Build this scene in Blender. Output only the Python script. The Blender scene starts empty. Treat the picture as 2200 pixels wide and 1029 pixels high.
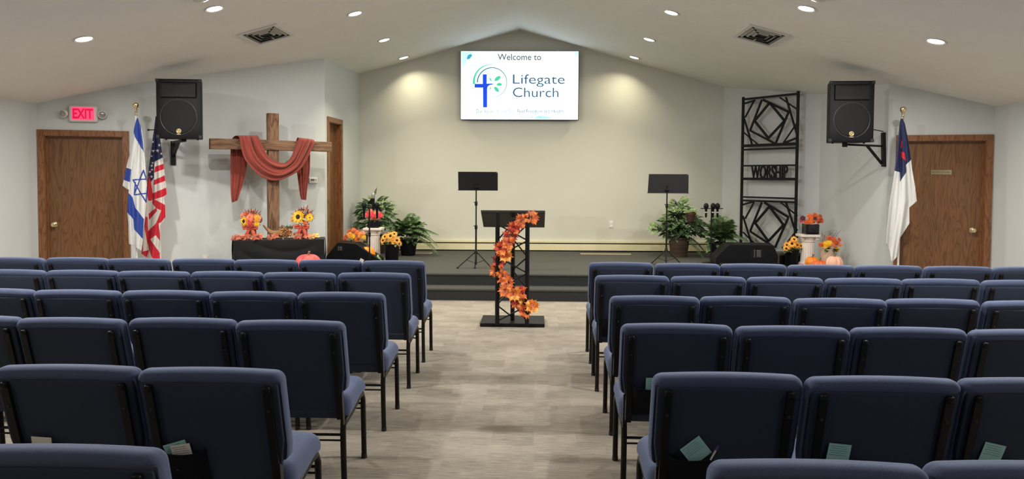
import bpy, math, random
from mathutils import Vector as V, Matrix
rnd = random.Random(7)
scene = bpy.context.scene
C = scene.collection
PI = math.pi
# ------------------------------------------------------------------ camera
F, W, H = 1600.0, 2200, 1029
YAW, PIT, ROLL = math.atan(50/1600), math.radians(2.2), math.radians(.3)
SY = -(134 - F*math.tan(PIT))/W
CAM = V((0, 0, 1.55))
RM = Matrix.Rotation(YAW, 3, 'Z') @ Matrix.Rotation(PI/2 - PIT, 3, 'X') @ Matrix.Rotation(ROLL, 3, 'Z')
cd = bpy.data.cameras.new('camera'); cam = bpy.data.objects.new('camera', cd); C.objects.link(cam)
cam.matrix_world = Matrix.Translation(CAM) @ RM.to_4x4()
cd.sensor_width = 36; cd.lens = F/W*36; cd.shift_y = SY; cd.clip_start = .05
scene.camera = cam
vs = scene.view_settings
vs.view_transform = 'Standard'; vs.look = 'None'; vs.gamma = 1; vs.exposure = 0.0; vs.use_curve_mapping = False
world = bpy.data.worlds.new('world'); scene.world = world; world.use_nodes = True
world.node_tree.nodes['Background'].inputs[0].default_value = (.9, .95, 1, 1)
world.node_tree.nodes['Background'].inputs[1].default_value = 0.02
# lamps: x, y, watts, colour (ceiling downlights; the fixtures are built further down)
WARM, NEUT = (1, .92, .64), (1, .965, .91)
RX, RZ, SL = -.28, 4.01, .272           # ridge x, ridge height, ceiling slope
LAMPS = [(-2.17, 12.22, 8, WARM, 'rear left downlight over the stage, closest to the back wall'),
         (1.59, 12.22, 8, WARM, 'rear right downlight over the stage, closest to the back wall'),
         (-2.17, 10.65, 44, WARM, 'left downlight over the stage, middle one of the left trio'),
         (1.59, 10.65, 44, WARM, 'right downlight over the stage, middle one of the right trio'),
         (-2.17, 8.93, 38, NEUT, 'left downlight in front of the stage, nearest of the left trio'),
         (1.59, 8.93, 38, NEUT, 'right downlight in front of the stage, nearest of the right trio'),
         (-3.21, 7.40, 66, NEUT, 'bright downlight above left chairs beside the round smoke detector'),
         (2.64, 7.45, 66, NEUT, 'bright downlight above right chairs beside the round smoke detector'),
         (-4.43, 7.22, 70, NEUT, 'outermost left bright downlight near the exit sign'),
         (3.86, 7.38, 70, NEUT, 'outermost right bright downlight near the brass-plated door')]
UNSEEN_LAMPS = [(-3.21, 3.9, 64), (2.64, 3.9, 64), (-4.43, 3.7, 46), (3.86, 3.7, 46), (-2.17, 5.4, 28), (1.59, 5.4, 28), (-3.21, 0.3, 18), (2.64, 0.3, 18)]  # unseen lamps, added out of view to light foreground floor and chairs

def ceil_z(x): return RZ - SL*abs(x - RX)
def ray(px, py):
    return RM @ V(((px - W/2)/F, (-(py - H/2) + SY*W)/F, -1))
def at(px, py, Y):
    d = ray(px, py); return CAM + d*(Y/d.y)
def on_z(px, py, z=0):
    d = ray(px, py); return CAM + d*((z - CAM.z)/d.z)
def on_plane(px, py, p, n):
    d = ray(px, py); return CAM + d*((V(p) - CAM).dot(V(n))/d.dot(V(n)))

# ------------------------------------------------------------------ materials
MATS = {}
def nodes(name):
    m = bpy.data.materials.new(name); m.use_nodes = True; MATS[name] = m
    nt = m.node_tree; return m, nt, nt.nodes['Principled BSDF']
def mix_rgb(nt, fac, a, b):
    n = nt.nodes.new('ShaderNodeMix'); n.data_type = 'RGBA'
    if hasattr(fac, 'links'): nt.links.new(fac, n.inputs[0])
    else: n.inputs[0].default_value = fac
    for i, c in ((6, a), (7, b)):
        if hasattr(c, 'links'): nt.links.new(c, n.inputs[i])
        else: n.inputs[i].default_value = (*c, 1)
    return n.outputs[2]
def coords(nt, scale=(1, 1, 1), rot=(0, 0, 0), kind='Object'):
    t = nt.nodes.new('ShaderNodeTexCoord'); mp = nt.nodes.new('ShaderNodeMapping')
    mp.inputs['Scale'].default_value = scale; mp.inputs['Rotation'].default_value = rot
    nt.links.new(t.outputs[kind], mp.inputs[0]); return mp.outputs[0]
def noise(nt, vec, scale, detail=3, rough=.5, dist=0):
    n = nt.nodes.new('ShaderNodeTexNoise'); n.inputs['Scale'].default_value = scale
    n.inputs['Detail'].default_value = detail; n.inputs['Roughness'].default_value = rough
    n.inputs['Distortion'].default_value = dist; nt.links.new(vec, n.inputs['Vector']); return n.outputs[0]
def ramp(nt, fac, stops):
    r = nt.nodes.new('ShaderNodeValToRGB'); e = r.color_ramp.elements
    while len(e) < len(stops): e.new(.5)
    for k, (p, c) in enumerate(stops):
        e[k].position = p; e[k].color = (*c, 1) if len(c) == 3 else c
    nt.links.new(fac, r.inputs[0]); return r.outputs[0]
def bump(nt, b, h, strength, dist=.01):
    n = nt.nodes.new('ShaderNodeBump'); n.inputs['Strength'].default_value = strength
    n.inputs['Distance'].default_value = dist; nt.links.new(h, n.inputs['Height']); nt.links.new(n.outputs[0], b.inputs['Normal'])
def mat(name, col, rough=.6, var=.12, scale=30, metal=0, bmp=0, emit=0, sheen=0, trans=0):
    m, nt, b = nodes(name)
    v = coords(nt); f = noise(nt, v, scale)
    dark = tuple(c*(1 - var) for c in col); lite = tuple(min(1, c*(1 + var)) for c in col)
    nt.links.new(mix_rgb(nt, f, dark, lite), b.inputs['Base Color'])
    b.inputs['Roughness'].default_value = rough; b.inputs['Metallic'].default_value = metal
    if bmp: bump(nt, b, f, bmp)
    if emit:
        b.inputs['Emission Color'].default_value = (*col, 1); b.inputs['Emission Strength'].default_value = emit
    if name.startswith(('black', 'speaker', 'worn', 'binder', 'dark_soil')): b.inputs['Specular IOR Level'].default_value = .16
    if sheen:
        b.inputs['Sheen Weight'].default_value = sheen; b.inputs['Sheen Roughness'].default_value = .5
    return m
def wood(name, dark, mid, lite, scale=1.0, rough=.38, cathedral=5.0):
    m, nt, b = nodes(name)
    v = coords(nt, (1*scale, 1*scale, .13*scale))
    n = noise(nt, v, 5, 3, .5, .3)
    mul = nt.nodes.new('ShaderNodeMath'); mul.operation = 'MULTIPLY'; mul.inputs[1].default_value = cathedral*7; nt.links.new(n, mul.inputs[0])
    sn = nt.nodes.new('ShaderNodeMath'); sn.operation = 'PINGPONG'; sn.inputs[1].default_value = 1; nt.links.new(mul.outputs[0], sn.inputs[0])
    v2 = coords(nt, (1, 1, .03)); fine = noise(nt, v2, 160, 3, .6)
    c1 = ramp(nt, sn.outputs[0], [(0, dark), (.3, mid), (1, lite)])
    c2 = mix_rgb(nt, ramp(nt, fine, [(.35, (0, 0, 0)), (.6, (1, 1, 1))]), dark, c1)
    nt.links.new(mix_rgb(nt, .65, c2, c1), b.inputs['Base Color'])
    b.inputs['Roughness'].default_value = rough; bump(nt, b, fine, .15, .003); return m

wall_m = mat('wall_paint', (.535, .55, .54), .75, .03, 2.5, bmp=0)
back_m = mat('stage_wall_paint', (.56, .55, .485), .75, .03, 2.5)
m, nt, b = nodes('ceiling_texture')
v = coords(nt); f1 = noise(nt, v, 26, 5, .6, 1.2); f2 = noise(nt, v, 3)
nt.links.new(mix_rgb(nt, f2, (.74, .72, .67), (.81, .79, .735)), b.inputs['Base Color']); b.inputs['Roughness'].default_value = .9
bump(nt, b, f1, .35, .012); ceil_m = m
# carpet tiles: quarter-turned 0.5 m planks with streaks running across the room
m, nt, b = nodes('carpet_tiles')
def mth(nt, op, a, bb=None):
    n = nt.nodes.new('ShaderNodeMath'); n.operation = op
    for i, q in enumerate((a, bb)):
        if q is None: continue
        if hasattr(q, 'links'): nt.links.new(q, n.inputs[i])
        else: n.inputs[i].default_value = q
    return n.outputs[0]
br = nt.nodes.new('ShaderNodeTexBrick'); nt.links.new(coords(nt), br.inputs['Vector'])
br.inputs['Scale'].default_value = 1; br.inputs['Brick Width'].default_value = .25; br.inputs['Row Height'].default_value = .125
br.inputs['Mortar Size'].default_value = .0; br.inputs['Color1'].default_value = (.15, .15, .15, 1); br.inputs['Color2'].default_value = (.85, .85, .85, 1)
br.inputs['Bias'].default_value = 0; br.offset_frequency = 3; br.offset = .37
streak = noise(nt, coords(nt, (3.2, 46, 1)), 2.4, 4, .7)
big = noise(nt, coords(nt), 1.6, 3, .6)
pile = noise(nt, coords(nt), 320, 2, .6)
t1 = mth(nt, 'ADD', mth(nt, 'MULTIPLY', br.outputs['Color'], .12), mth(nt, 'MULTIPLY', streak, .62))
t2 = mth(nt, 'ADD', t1, mth(nt, 'MULTIPLY', big, .22))
t3 = mth(nt, 'ADD', t2, mth(nt, 'MULTIPLY', pile, .22))
nt.links.new(ramp(nt, t3, [(.38, (.095, .083, .067)), (.53, (.210, .182, .145)), (.68, (.34, .30, .24))]), b.inputs['Base Color'])
b.inputs['Roughness'].default_value = .95; bump(nt, b, t3, .3, .004); carpet_m = m
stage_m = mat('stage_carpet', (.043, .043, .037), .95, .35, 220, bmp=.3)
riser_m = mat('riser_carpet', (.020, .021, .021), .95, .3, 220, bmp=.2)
oak = wood('oak_door', (.100, .041, .015), (.160, .071, .027), (.19, .088, .034), 1.3, .34, 4)
oak_frame = wood('oak_trim', (.115, .042, .014), (.20, .082, .030), (.25, .11, .045), 3.0, .35, 2)
barn = wood('weathered_beam', (.075, .034, .016), (.185, .092, .045), (.26, .145, .08), 2.2, .8, 1.6)
# chair fabric: woven navy
m, nt, b = nodes('navy_fabric')
v = coords(nt); w1 = noise(nt, coords(nt, (1, 1, 1)), 520, 2, .5); w2 = noise(nt, v, 9, 2)
nt.links.new(mix_rgb(nt, mth(nt, 'ADD', mth(nt, 'MULTIPLY', w1, .8), mth(nt, 'MULTIPLY', w2, .25)), (.028, .038, .084), (.096, .125, .222)), b.inputs['Base Color'])
b.inputs['Roughness'].default_value = .9; b.inputs['Sheen Weight'].default_value = .25; b.inputs['Sheen Tint'].default_value = (.6, .7, 1, 1)
bump(nt, b, w1, .4, .002); navy = m
navy_d = mat('navy_shaded_panel', (.024, .034, .062), .92, .3, 400, bmp=.3)  # same navy fabric; shade of the unlit chair backs put into the colour
blackm = mat('black_powder_coat', (.009, .009, .010), .42, .2, 60, metal=.0)
blackt = mat('black_tube', (.012, .011, .011), .34, .2, 60)
pocket_m = mat('black_pocket_cloth', (.008, .009, .011), .85, .2, 300)
rubber = mat('rubber_foot', (.008, .008, .008), .7)
plastic = mat('black_plastic', (.004, .004, .005), .5, .2, 200)
grille_m = mat('speaker_grille', (.007, .007, .008), .6, .3, 500)
cone_m = mat('speaker_horn', (.004, .004, .0045), .5)
white_m = mat('white_plastic', (.62, .60, .56), .4, .04)
steel = mat('brushed_steel', (.5, .48, .45), .3, .08, metal=1)
brass = mat('polished_brass', (.86, .72, .44), .18, .08, metal=1)
gold = mat('gold_emblem', (.80, .62, .30), .35, .05, metal=.6)
card_c = mat('cream_card', (.78, .72, .62), .8, .06, 60)
card_t = mat('teal_card', (.36, .64, .60), .8, .06, 60)
ink = mat('printed_ink', (.12, .12, .12), .8)
white_cloth = mat('white_flag_cloth', (.56, .555, .535), .8, .04)
cream_cloth = mat('cream_flag_cloth', (.60, .555, .50), .8, .04)
blue_cloth = mat('blue_flag_cloth', (.016, .045, .26), .7, .1)
red_cloth = mat('red_flag_cloth', (.50, .012, .028), .7, .1)
navy_cloth = mat('dark_flag_cloth', (.010, .016, .060), .7, .1)
rust = mat('rust_drape', (.25, .036, .020), .85, .18, 60, bmp=.15, sheen=.2)
black_cloth = mat('black_tablecloth', (.008, .008, .009), .8, .2, 60, sheen=.1)
cream_metal = mat('cream_heater', (.66, .60, .40), .45, .04)
tan_metal = mat('tan_grille', (.42, .33, .23), .5)
soil = mat('dark_soil', (.015, .011, .008), .95, .4, 60)
def leafmat(name, a, bc, rough=.5, scale=30):
    m, nt, b = nodes(name); f = noise(nt, coords(nt), scale, 3)
    nt.links.new(ramp(nt, f, [(.35, a), (.65, bc)]), b.inputs['Base Color']); b.inputs['Roughness'].default_value = rough; return m
green_d = leafmat('dark_green_leaf', (.012, .035, .012), (.045, .095, .030))
green_m = leafmat('mid_green_leaf', (.035, .085, .025), (.12, .20, .07))
green_v = leafmat('variegated_leaf', (.05, .12, .035), (.30, .38, .17), scale=45)
palm_m = leafmat('palm_leaf', (.035, .085, .030), (.14, .22, .085))
mp_red = leafmat('scarlet_leaf', (.58, .035, .045), (.86, .12, .08), .6)
mp_orange = leafmat('orange_leaf', (.72, .13, .025), (.95, .30, .06), .6)
mp_yellow = leafmat('amber_leaf', (.88, .28, .04), (1.0, .55, .13), .6)
mp_coral = leafmat('coral_leaf', (.72, .16, .08), (.95, .36, .18), .6)
mp_rust = leafmat('rust_leaf', (.30, .045, .025), (.55, .15, .07), .6)
mp_brown = leafmat('russet_leaf', (.20, .035, .020), (.40, .09, .035), .6)
pt_yellow = leafmat('yellow_petal', (.85, .42, .01), (.98, .68, .04), .6)
pt_gold = leafmat('golden_petal', (.85, .30, .02), (.98, .52, .08), .6)
pt_orange = leafmat('orange_petal', (.78, .12, .012), (.95, .26, .03), .6)
pt_dkorange = leafmat('burnt_orange_petal', (.48, .06, .012), (.80, .15, .03), .6)
pt_coral = leafmat('coral_petal', (.85, .16, .08), (.98, .38, .22), .6)
pt_pink = leafmat('rose_red_petal', (.72, .02, .06), (.92, .08, .12), .6)
pt_plum = leafmat('plum_petal', (.07, .012, .03), (.16, .02, .05), .6)
seed_m = mat('flower_eye', (.022, .010, .008), .9, .3, 200, bmp=.5)
pumpkin_o = leafmat('orange_pumpkin_skin', (.80, .20, .008), (.95, .34, .02), .45, 8)
pumpkin_r = leafmat('red_orange_pumpkin_skin', (.62, .09, .02), (.85, .19, .05), .45, 8)
pumpkin_p = leafmat('pale_pink_pumpkin_skin', (.72, .38, .25), (.85, .50, .36), .5, 8)
pumpkin_red = leafmat('red_pumpkin_skin', (.68, .05, .05), (.80, .10, .09), .5, 8)
stem_m = mat('dry_stem', (.16, .12, .06), .8)
plaster = mat('white_plaster', (.74, .66, .58), .7, .08, 12)
ribbed = wood('ribbed_basket', (.022, .012, .008), (.060, .034, .020), (.085, .05, .03), 1, .7, 1)
for nd in ribbed.node_tree.nodes:
    if nd.type == 'MAPPING': nd.inputs['Scale'].default_value = (.3, .3, 6)
wicker = mat('brown_wicker', (.050, .028, .016), .7, .4, 60, bmp=.5)
terra = mat('terracotta', (.055, .018, .014), .7, .2)
basket_m = mat('whitewashed_basket', (.50, .36, .25), .8, .3, 40, bmp=.4)
straw = mat('straw_wicker', (.28, .15, .06), .85, .4, 90, bmp=.6)
husk = leafmat('dried_husk', (.42, .16, .05), (.75, .42, .16), .8)
ribbon_m = mat('coral_ribbon', (.60, .10, .055), .55, .15, 20)
vase_m = mat('brown_vase', (.14, .045, .022), .4, .2)
glossblack = mat('glossy_black_pot', (.006, .006, .007), .12)
gray_bulb = mat('clear_lamp_cover', (.35, .34, .32), .15, .05, metal=.5)
def emis(name, col, s):
    m, nt, b = nodes(name); b.inputs['Base Color'].default_value = (0, 0, 0, 1)
    b.inputs['Roughness'].default_value = .3
    b.inputs['Emission Color'].default_value = (*col, 1); b.inputs['Emission Strength'].default_value = s; return m
lamp_glow = emis('lamp_diffuser', (1, .93, .80), 14)
lamp_soft = emis('stage_lamp_diffuser', (1, .95, .80), 5)
scr_white = emis('screen_white', (.74, .90, 1.0), 1.9)
scr_aqua = emis('screen_aqua', (.45, .93, .98), 1.5)
scr_cyan = emis('screen_cyan', (.05, .55, .75), .8)
scr_gray = emis('screen_gray_text', (.09, .095, .10), 1)
scr_lgray = emis('screen_faint_text', (.42, .50, .54), 1)
scr_slate = emis('screen_slate_text', (.03, .12, .22), 1)
scr_blue = emis('screen_blue', (.0, .075, .80), 1)
scr_green = emis('screen_green', (.08, .72, .38), 1)
scr_teal = emis('screen_teal_line', (.02, .20, .26), 1)
exit_red = emis('exit_lit_red', (1.0, .055, .14), 1.5)
exit_dark = emis('exit_letter_red', (.70, .0, .05), 1.1)

# ------------------------------------------------------------------ mesh helpers
class MB:
    def __init__(s): s.v = []; s.f = []; s.m = []
    def add(s, vs_, fs, mi=0, M=None):
        o = len(s.v)
        for p in vs_:
            p = V(p); s.v.append(M @ p if M is not None else p)
        for f in fs: s.f.append([o + i for i in f]); s.m.append(mi)
        return s
    def box(s, a, b, mi=0, M=None):
        x0, y0, z0 = a; x1, y1, z1 = b
        vs_ = [(x, y, z) for z in (z0, z1) for y in (y0, y1) for x in (x0, x1)]
        return s.add(vs_, [(0, 2, 3, 1), (4, 5, 7, 6), (0, 1, 5, 4), (2, 6, 7, 3), (0, 4, 6, 2), (1, 3, 7, 5)], mi, M)
    def bar(s, p, q, w, d, mi=0, up=(0, 0, 1), M=None):
        p, q = V(p), V(q); a = (q - p).normalized(); u = V(up)
        if abs(a.dot(u)) > .98: u = V((1, 0, 0)) if abs(a.x) < .9 else V((0, 1, 0))
        x = a.cross(u).normalized(); y = x.cross(a)
        vs_ = [c + x*sx*w/2 + y*sy*d/2 for c in (p, q) for sx, sy in ((-1, -1), (1, -1), (1, 1), (-1, 1))]
        return s.add(vs_, [(0, 1, 2, 3), (7, 6, 5, 4), (0, 4, 5, 1), (1, 5, 6, 2), (2, 6, 7, 3), (3, 7, 4, 0)], mi, M)
    def tube(s, pts, r, mi=0, n=10, M=None, cap=True):
        pts = [V(p) for p in pts]; N = len(pts)
        rs = r if isinstance(r, (list, tuple)) else [r]*N
        vs_ = []; fs = []; x = None
        for i, p in enumerate(pts):
            t = (pts[min(i+1, N-1)] - pts[max(i-1, 0)]).normalized()
            if x is None:
                u = V((0, 0, 1)) if abs(t.z) < .9 else V((1, 0, 0)); x = t.cross(u).normalized()
            else: x = (x - t*x.dot(t)).normalized()
            y = t.cross(x)
            for k in range(n):
                a = 2*PI*k/n; vs_.append(p + (x*math.cos(a) + y*math.sin(a))*rs[i])
        for i in range(N-1):
            for k in range(n):
                k2 = (k+1) % n; fs.append((i*n+k, i*n+k2, (i+1)*n+k2, (i+1)*n+k))
        if cap: fs.append(tuple(range(n-1, -1, -1))); fs.append(tuple((N-1)*n+k for k in range(n)))
        return s.add(vs_, fs, mi, M)
    def lathe(s, prof, mi=0, n=24, M=None, ribs=0, ribamp=0):
        vs_ = []; fs = []
        for r, z in prof:
            for k in range(n):
                a = 2*PI*k/n; rr = r*(1 + (ribamp*math.cos(ribs*a) if ribs else 0)); vs_.append((rr*math.cos(a), rr*math.sin(a), z))
        for i in range(len(prof)-1):
            for k in range(n):
                k2 = (k+1) % n; fs.append((i*n+k, i*n+k2, (i+1)*n+k2, (i+1)*n+k))
        fs.append(tuple(range(n-1, -1, -1))); fs.append(tuple((len(prof)-1)*n+k for k in range(n)))
        return s.add(vs_, fs, mi, M)
    def grid(s, fn, nu, nv, mi=0, M=None, mfn=None, thick=0, nrm=(0, -1, 0)):
        vs_ = [fn(i/nu, j/nv) for j in range(nv+1) for i in range(nu+1)]
        o = len(s.v)
        for p in vs_:
            p = V(p); s.v.append(M @ p if M is not None else p)
        for j in range(nv):
            for i in range(nu):
                a = j*(nu+1)+i; s.f.append([o+a, o+a+1, o+a+nu+2, o+a+nu+1])
                s.m.append(mfn((i+.5)/nu, (j+.5)/nv) if mfn else mi)
        return s
    def prism(s, poly, d, mi=0, M=None):         # poly in local XZ, extruded along +Y by d
        n = len(poly); vs_ = [(x, 0, z) for x, z in poly] + [(x, d, z) for x, z in poly]
        fs = [tuple(range(n)), tuple(range(2*n-1, n-1, -1))] + [(i, i+n, (i+1) % n + n, (i+1) % n) for i in range(n)]
        return s.add(vs_, fs, mi, M)
    def rbox(s, c, size, r, seg=5, mi=0, M=None, fn=None):
        hx, hy, hz = (q/2 for q in size); r = min(r, hx*.999, hy*.999, hz*.999)
        def stops(h):
            e = [-h + r*(1 - math.cos(PI/2*k/seg)) for k in range(seg)]
            mid = [-(h-r) + 2*(h-r)*k/6 for k in range(7)]
            return e + mid + [-q for q in reversed(e)]
        X, Y, Z = stops(hx), stops(hy), stops(hz)
        def proj(x, y, z):
            q = V((x, y, z)); k = V((max(-hx+r, min(hx-r, x)), max(-hy+r, min(hy-r, y)), max(-hz+r, min(hz-r, z))))
            dlt = q - k
            # boundary point direction from inner box
            if dlt.length > 1e-9:
                # use component ratio mapped by angle so the rounding is even
                q = k + dlt.normalized()*r
            p = q + V(c)
            return fn(p) if fn else p
        idx = {}
        def vid(x, y, z):
            key = (round(x, 6), round(y, 6), round(z, 6))
            if key not in idx:
                p = proj(x, y, z); idx[key] = len(s.v); s.v.append(M @ p if M is not None else p)
            return idx[key]
        for A, B, mk in ((X, Y, lambda a, b_, t: (a, b_, t*hz)), (X, Z, lambda a, b_, t: (a, t*hy, b_)), (Y, Z, lambda a, b_, t: (t*hx, a, b_))):
            for t in (-1, 1):
                for i in range(len(A)-1):
                    for j in range(len(B)-1):
                        f = [vid(*mk(A[i], B[j], t)), vid(*mk(A[i+1], B[j], t)), vid(*mk(A[i+1], B[j+1], t)), vid(*mk(A[i], B[j+1], t))]
                        flip = (t > 0) if mk(1, 2, 5)[1] == 5*hy or False else (t < 0)
                        s.f.append(f); s.m.append(mi)
        return s
    def build(s, name, mats, parent=None, world=False, smooth=True, recalc=False, ang=38):
        me = bpy.data.meshes.new(name)
        vs_ = s.v
        if world and parent is not None:
            inv = parent_matrix(parent).inverted(); vs_ = [inv @ p for p in vs_]
        me.from_pydata([tuple(p) for p in vs_], [], s.f)
        if not isinstance(mats, (list, tuple)): mats = [mats]
        for q in mats: me.materials.append(q)
        me.polygons.foreach_set('material_index', s.m)
        if recalc:
            import bmesh
            bm = bmesh.new(); bm.from_mesh(me); bmesh.ops.recalc_face_normals(bm, faces=bm.faces); bm.to_mesh(me); bm.free()
        if smooth:
            me.polygons.foreach_set('use_smooth', [True]*len(me.polygons)); me.set_sharp_from_angle(angle=math.radians(ang))
        me.update()
        o = bpy.data.objects.new(name, me); C.objects.link(o)
        if parent is not None: o.parent = parent
        return o
def parent_matrix(p):
    m_ = p.matrix_basis.copy()
    while p.parent is not None: p = p.parent; m_ = p.matrix_basis @ m_
    return m_
def tag(o, label=None, cat=None, group=None, kind=None):
    if label: o['label'] = label
    if cat: o['category'] = cat
    if group: o['group'] = group
    if kind: o['kind'] = kind
    return o
def thing(name, label, cat, loc=(0, 0, 0), rotz=0, group=None):
    o = bpy.data.objects.new(name, None); C.objects.link(o); o.empty_display_size = .1
    o.location = loc; o.rotation_euler = (0, 0, rotz); tag(o, label, cat, group); return o
def dup(root, loc, rotz, label, group=None):
    r = root.copy(); C.objects.link(r); r.location = loc; r.rotation_euler = (0, 0, rotz); r['label'] = label
    if group: r['group'] = group
    for ch in list(root.children):
        c = ch.copy(); C.objects.link(c); c.parent = r
        for g in list(ch.children):
            d = g.copy(); C.objects.link(d); d.parent = c
    return r
def frame(o, x, y, z=None):
    x = V(x).normalized(); y = V(y).normalized(); z = V(z).normalized() if z is not None else x.cross(y).normalized()
    m_ = Matrix((x, y, z)).transposed().to_4x4(); m_.translation = V(o); return m_
def aim(o, n, spin=0):              # local z -> n
    n = V(n).normalized(); u = V((0, 0, 1)) if abs(n.z) < .9 else V((0, 1, 0))
    x = u.cross(n).normalized(); y = n.cross(x)
    return frame(o, x, y, n) @ Matrix.Rotation(spin, 4, 'Z')
def T(*p): return Matrix.Translation(V(p))
def text_into(mb, s, w, h, M, mi=0, ext=0.0, bold=0.0, cx=0, cz=0):
    """lettering fitted to a w x h box centred on (cx, cz) in local XZ, facing -Y"""
    cu = bpy.data.curves.new('lettering', 'FONT'); cu.body = s; cu.extrude = 0; cu.offset = bold; cu.resolution_u = 4
    ob = bpy.data.objects.new('lettering', cu)
    me = bpy.data.meshes.new_from_object(ob)
    xs = [q.co.x for q in me.vertices]; ys = [q.co.y for q in me.vertices]
    x0, x1, y0, y1 = min(xs), max(xs), min(ys), max(ys)
    pts = [((q.co.x - x0)/(x1 - x0)*w - w/2 + cx, (q.co.y - y0)/(y1 - y0)*h - h/2 + cz) for q in me.vertices]
    fs = [tuple(p.vertices) for p in me.polygons]
    n = len(pts)
    if ext:
        edges = {}
        for f in fs:
            for a, b_ in zip(f, f[1:] + f[:1]): edges[(a, b_)] = 1
        side = [(a, b_, b_ + n, a + n) for (a, b_) in edges if (b_, a) not in edges]
        mb.add([(x, 0, z) for x, z in pts] + [(x, ext, z) for x, z in pts], fs + [tuple(i + n for i in reversed(f)) for f in fs] + side, mi, M)
    else: mb.add([(x, 0, z) for x, z in pts], fs, mi, M)
    bpy.data.objects.remove(ob); bpy.data.curves.remove(cu); bpy.data.meshes.remove(me)

# ------------------------------------------------------------------ room shell
def struct(name, mb, m, **k): return tag(mb.build(name, m, smooth=False, **k), kind='structure')
struct('floor', MB().box((-6.6, -5.2, -.1), (6.2, 13.2, 0)), carpet_m)
cl = MB()
for sg, xe in ((-1, -6.7), (1, 6.3)):
    a, b_ = (RX, RZ), (xe, ceil_z(xe))
    P = [(a[0], a[1]), (b_[0], b_[1]), (b_[0], b_[1] + .12), (a[0], a[1] + .12)]
    cl.prism(P, 18.4, 0, T(0, -5.2, 0))
struct('ceiling', cl, ceil_m, recalc=True)
def wall(name, p, q, m, openings=(), z0=0, top=None, th=.12):
    """wall face runs p->q, room on its left-hand normal side; thickness goes away from the room"""
    p, q = V((*p, 0)), V((*q, 0)); L = (q - p).length; x = (q - p).normalized(); y = V((0, 0, 1)).cross(x)
    M = frame(p, x, y, (0, 0, 1))                      # local y points away from the room
    mb = MB()
    def ztop(s_):
        w = p + x*s_; return ceil_z(w.x) + .04
    def seg(s0, s1, zb, zt=None):
        vs_ = [(s0, 0, zb), (s1, 0, zb), (s1, 0, zt or ztop(s1)), (s0, 0, zt or ztop(s0))]
        vs_ += [(a_, th, c_) for a_, b2, c_ in vs_]
        mb.add(vs_, [(0, 1, 2, 3), (7, 6, 5, 4), (0, 4, 5, 1), (1, 5, 6, 2), (2, 6, 7, 3), (3, 7, 4, 0)], 0, M)
    cuts = [0]
    rid = None
    if (p.x - RX)*(q.x - RX) < 0: rid = (RX - p.x)/x.x
    prev = 0
    for (a_, b2, zb, zt) in openings:
        seg(prev, a_, z0); seg(a_, b2, zt)
        if zb > 0: seg(a_, b2, 0, zb)
        prev = b2
    if rid and rid > prev: seg(prev, rid, z0); prev = rid
    seg(prev, L, z0)
    return struct(name, mb, m, recalc=True), M
pA, pB, pC, pD = (-6.11, 8.97), (-5.09, 9.30), (-3.06, 10.75), (-2.98, 12.56)
pE, pF, pG, pH = (3.15, 12.66), (4.20, 11.16), (4.38, 9.43), (5.52, 9.17)
pB2 = V((*pB, 0)); uAB = (V((*pB, 0)) - V((*pA, 0)))
def s_on(p, q, px, py=400):          # distance along wall p->q where the pixel's ray meets it
    p3, q3 = V((*p, 0)), V((*q, 0)); x = (q3 - p3).normalized(); n = V((0, 0, 1)).cross(x)
    w = on_plane(px, py, p3, n); return (V((w.x, w.y, 0)) - p3).dot(x), w.z
a0, _ = s_on(pA, pB, 96); a1, _ = s_on(pA, pB, 266)
_, ztl = s_on(pA, pB, 180, 292)
wl, Mexit = wall('wall_exit_side', pA, pB, wall_m, [(a0, a1, 0, ztl)])
_, Mcross = wall('wall_left_angled', pB, pC, wall_m)
c0, _ = s_on(pC, pD, 706); c1, _ = s_on(pC, pD, 732); _, ztc = s_on(pC, pD, 706, 261)
_, Mside = wall('wall_stage_left', pC, pD, wall_m, [(c0, c1, .3, ztc)])
_, Mback = wall('wall_back', pD, pE, back_m)
_, Mart = wall('wall_stage_right', pE, pF, wall_m)
_, Mbr = wall('wall_right_return', pF, pG, wall_m)
g0, _ = s_on(pG, pH, 1936); g1, _ = s_on(pG, pH, 2117); _, ztg = s_on(pG, pH, 2030, 302)
_, Mdr = wall('wall_restroom_side', pG, pH, wall_m, [(g0, g1, 0, ztg)])
wall('wall_left', (-6.11, -5), pA, wall_m); wall('wall_right', pH, (5.52, -5), wall_m)
wall('wall_rear', (5.52, -5), (-6.11, -5), wall_m)
# the stage: two steps and a platform, top at 0.30
stage_poly = [(-2.45, 9.58), (4.33, 9.58), (4.19, 11.16), (3.15, 12.64), (-2.97, 12.54), (-3.05, 10.75), (-3.0, 10.35)]
step_poly = [(-2.30, 9.27), (4.36, 9.27), (4.33, 9.60), (-2.45, 9.60)]
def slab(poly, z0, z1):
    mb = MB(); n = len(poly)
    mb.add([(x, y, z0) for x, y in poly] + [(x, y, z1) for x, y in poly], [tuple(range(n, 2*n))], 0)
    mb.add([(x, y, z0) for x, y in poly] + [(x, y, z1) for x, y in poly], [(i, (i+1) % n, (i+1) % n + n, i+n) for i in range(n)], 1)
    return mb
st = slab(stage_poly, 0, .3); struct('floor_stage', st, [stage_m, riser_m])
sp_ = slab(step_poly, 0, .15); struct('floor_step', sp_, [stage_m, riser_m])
# rounded nosings on both steps
ns = MB().tube([(-2.45, 9.585, .283), (4.33, 9.585, .283)], .017, 0, 10).tube([(-2.3, 9.275, .133), (4.35, 9.275, .133)], .017, 0, 10)
struct('trim_step_edge', ns, stage_m)
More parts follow.
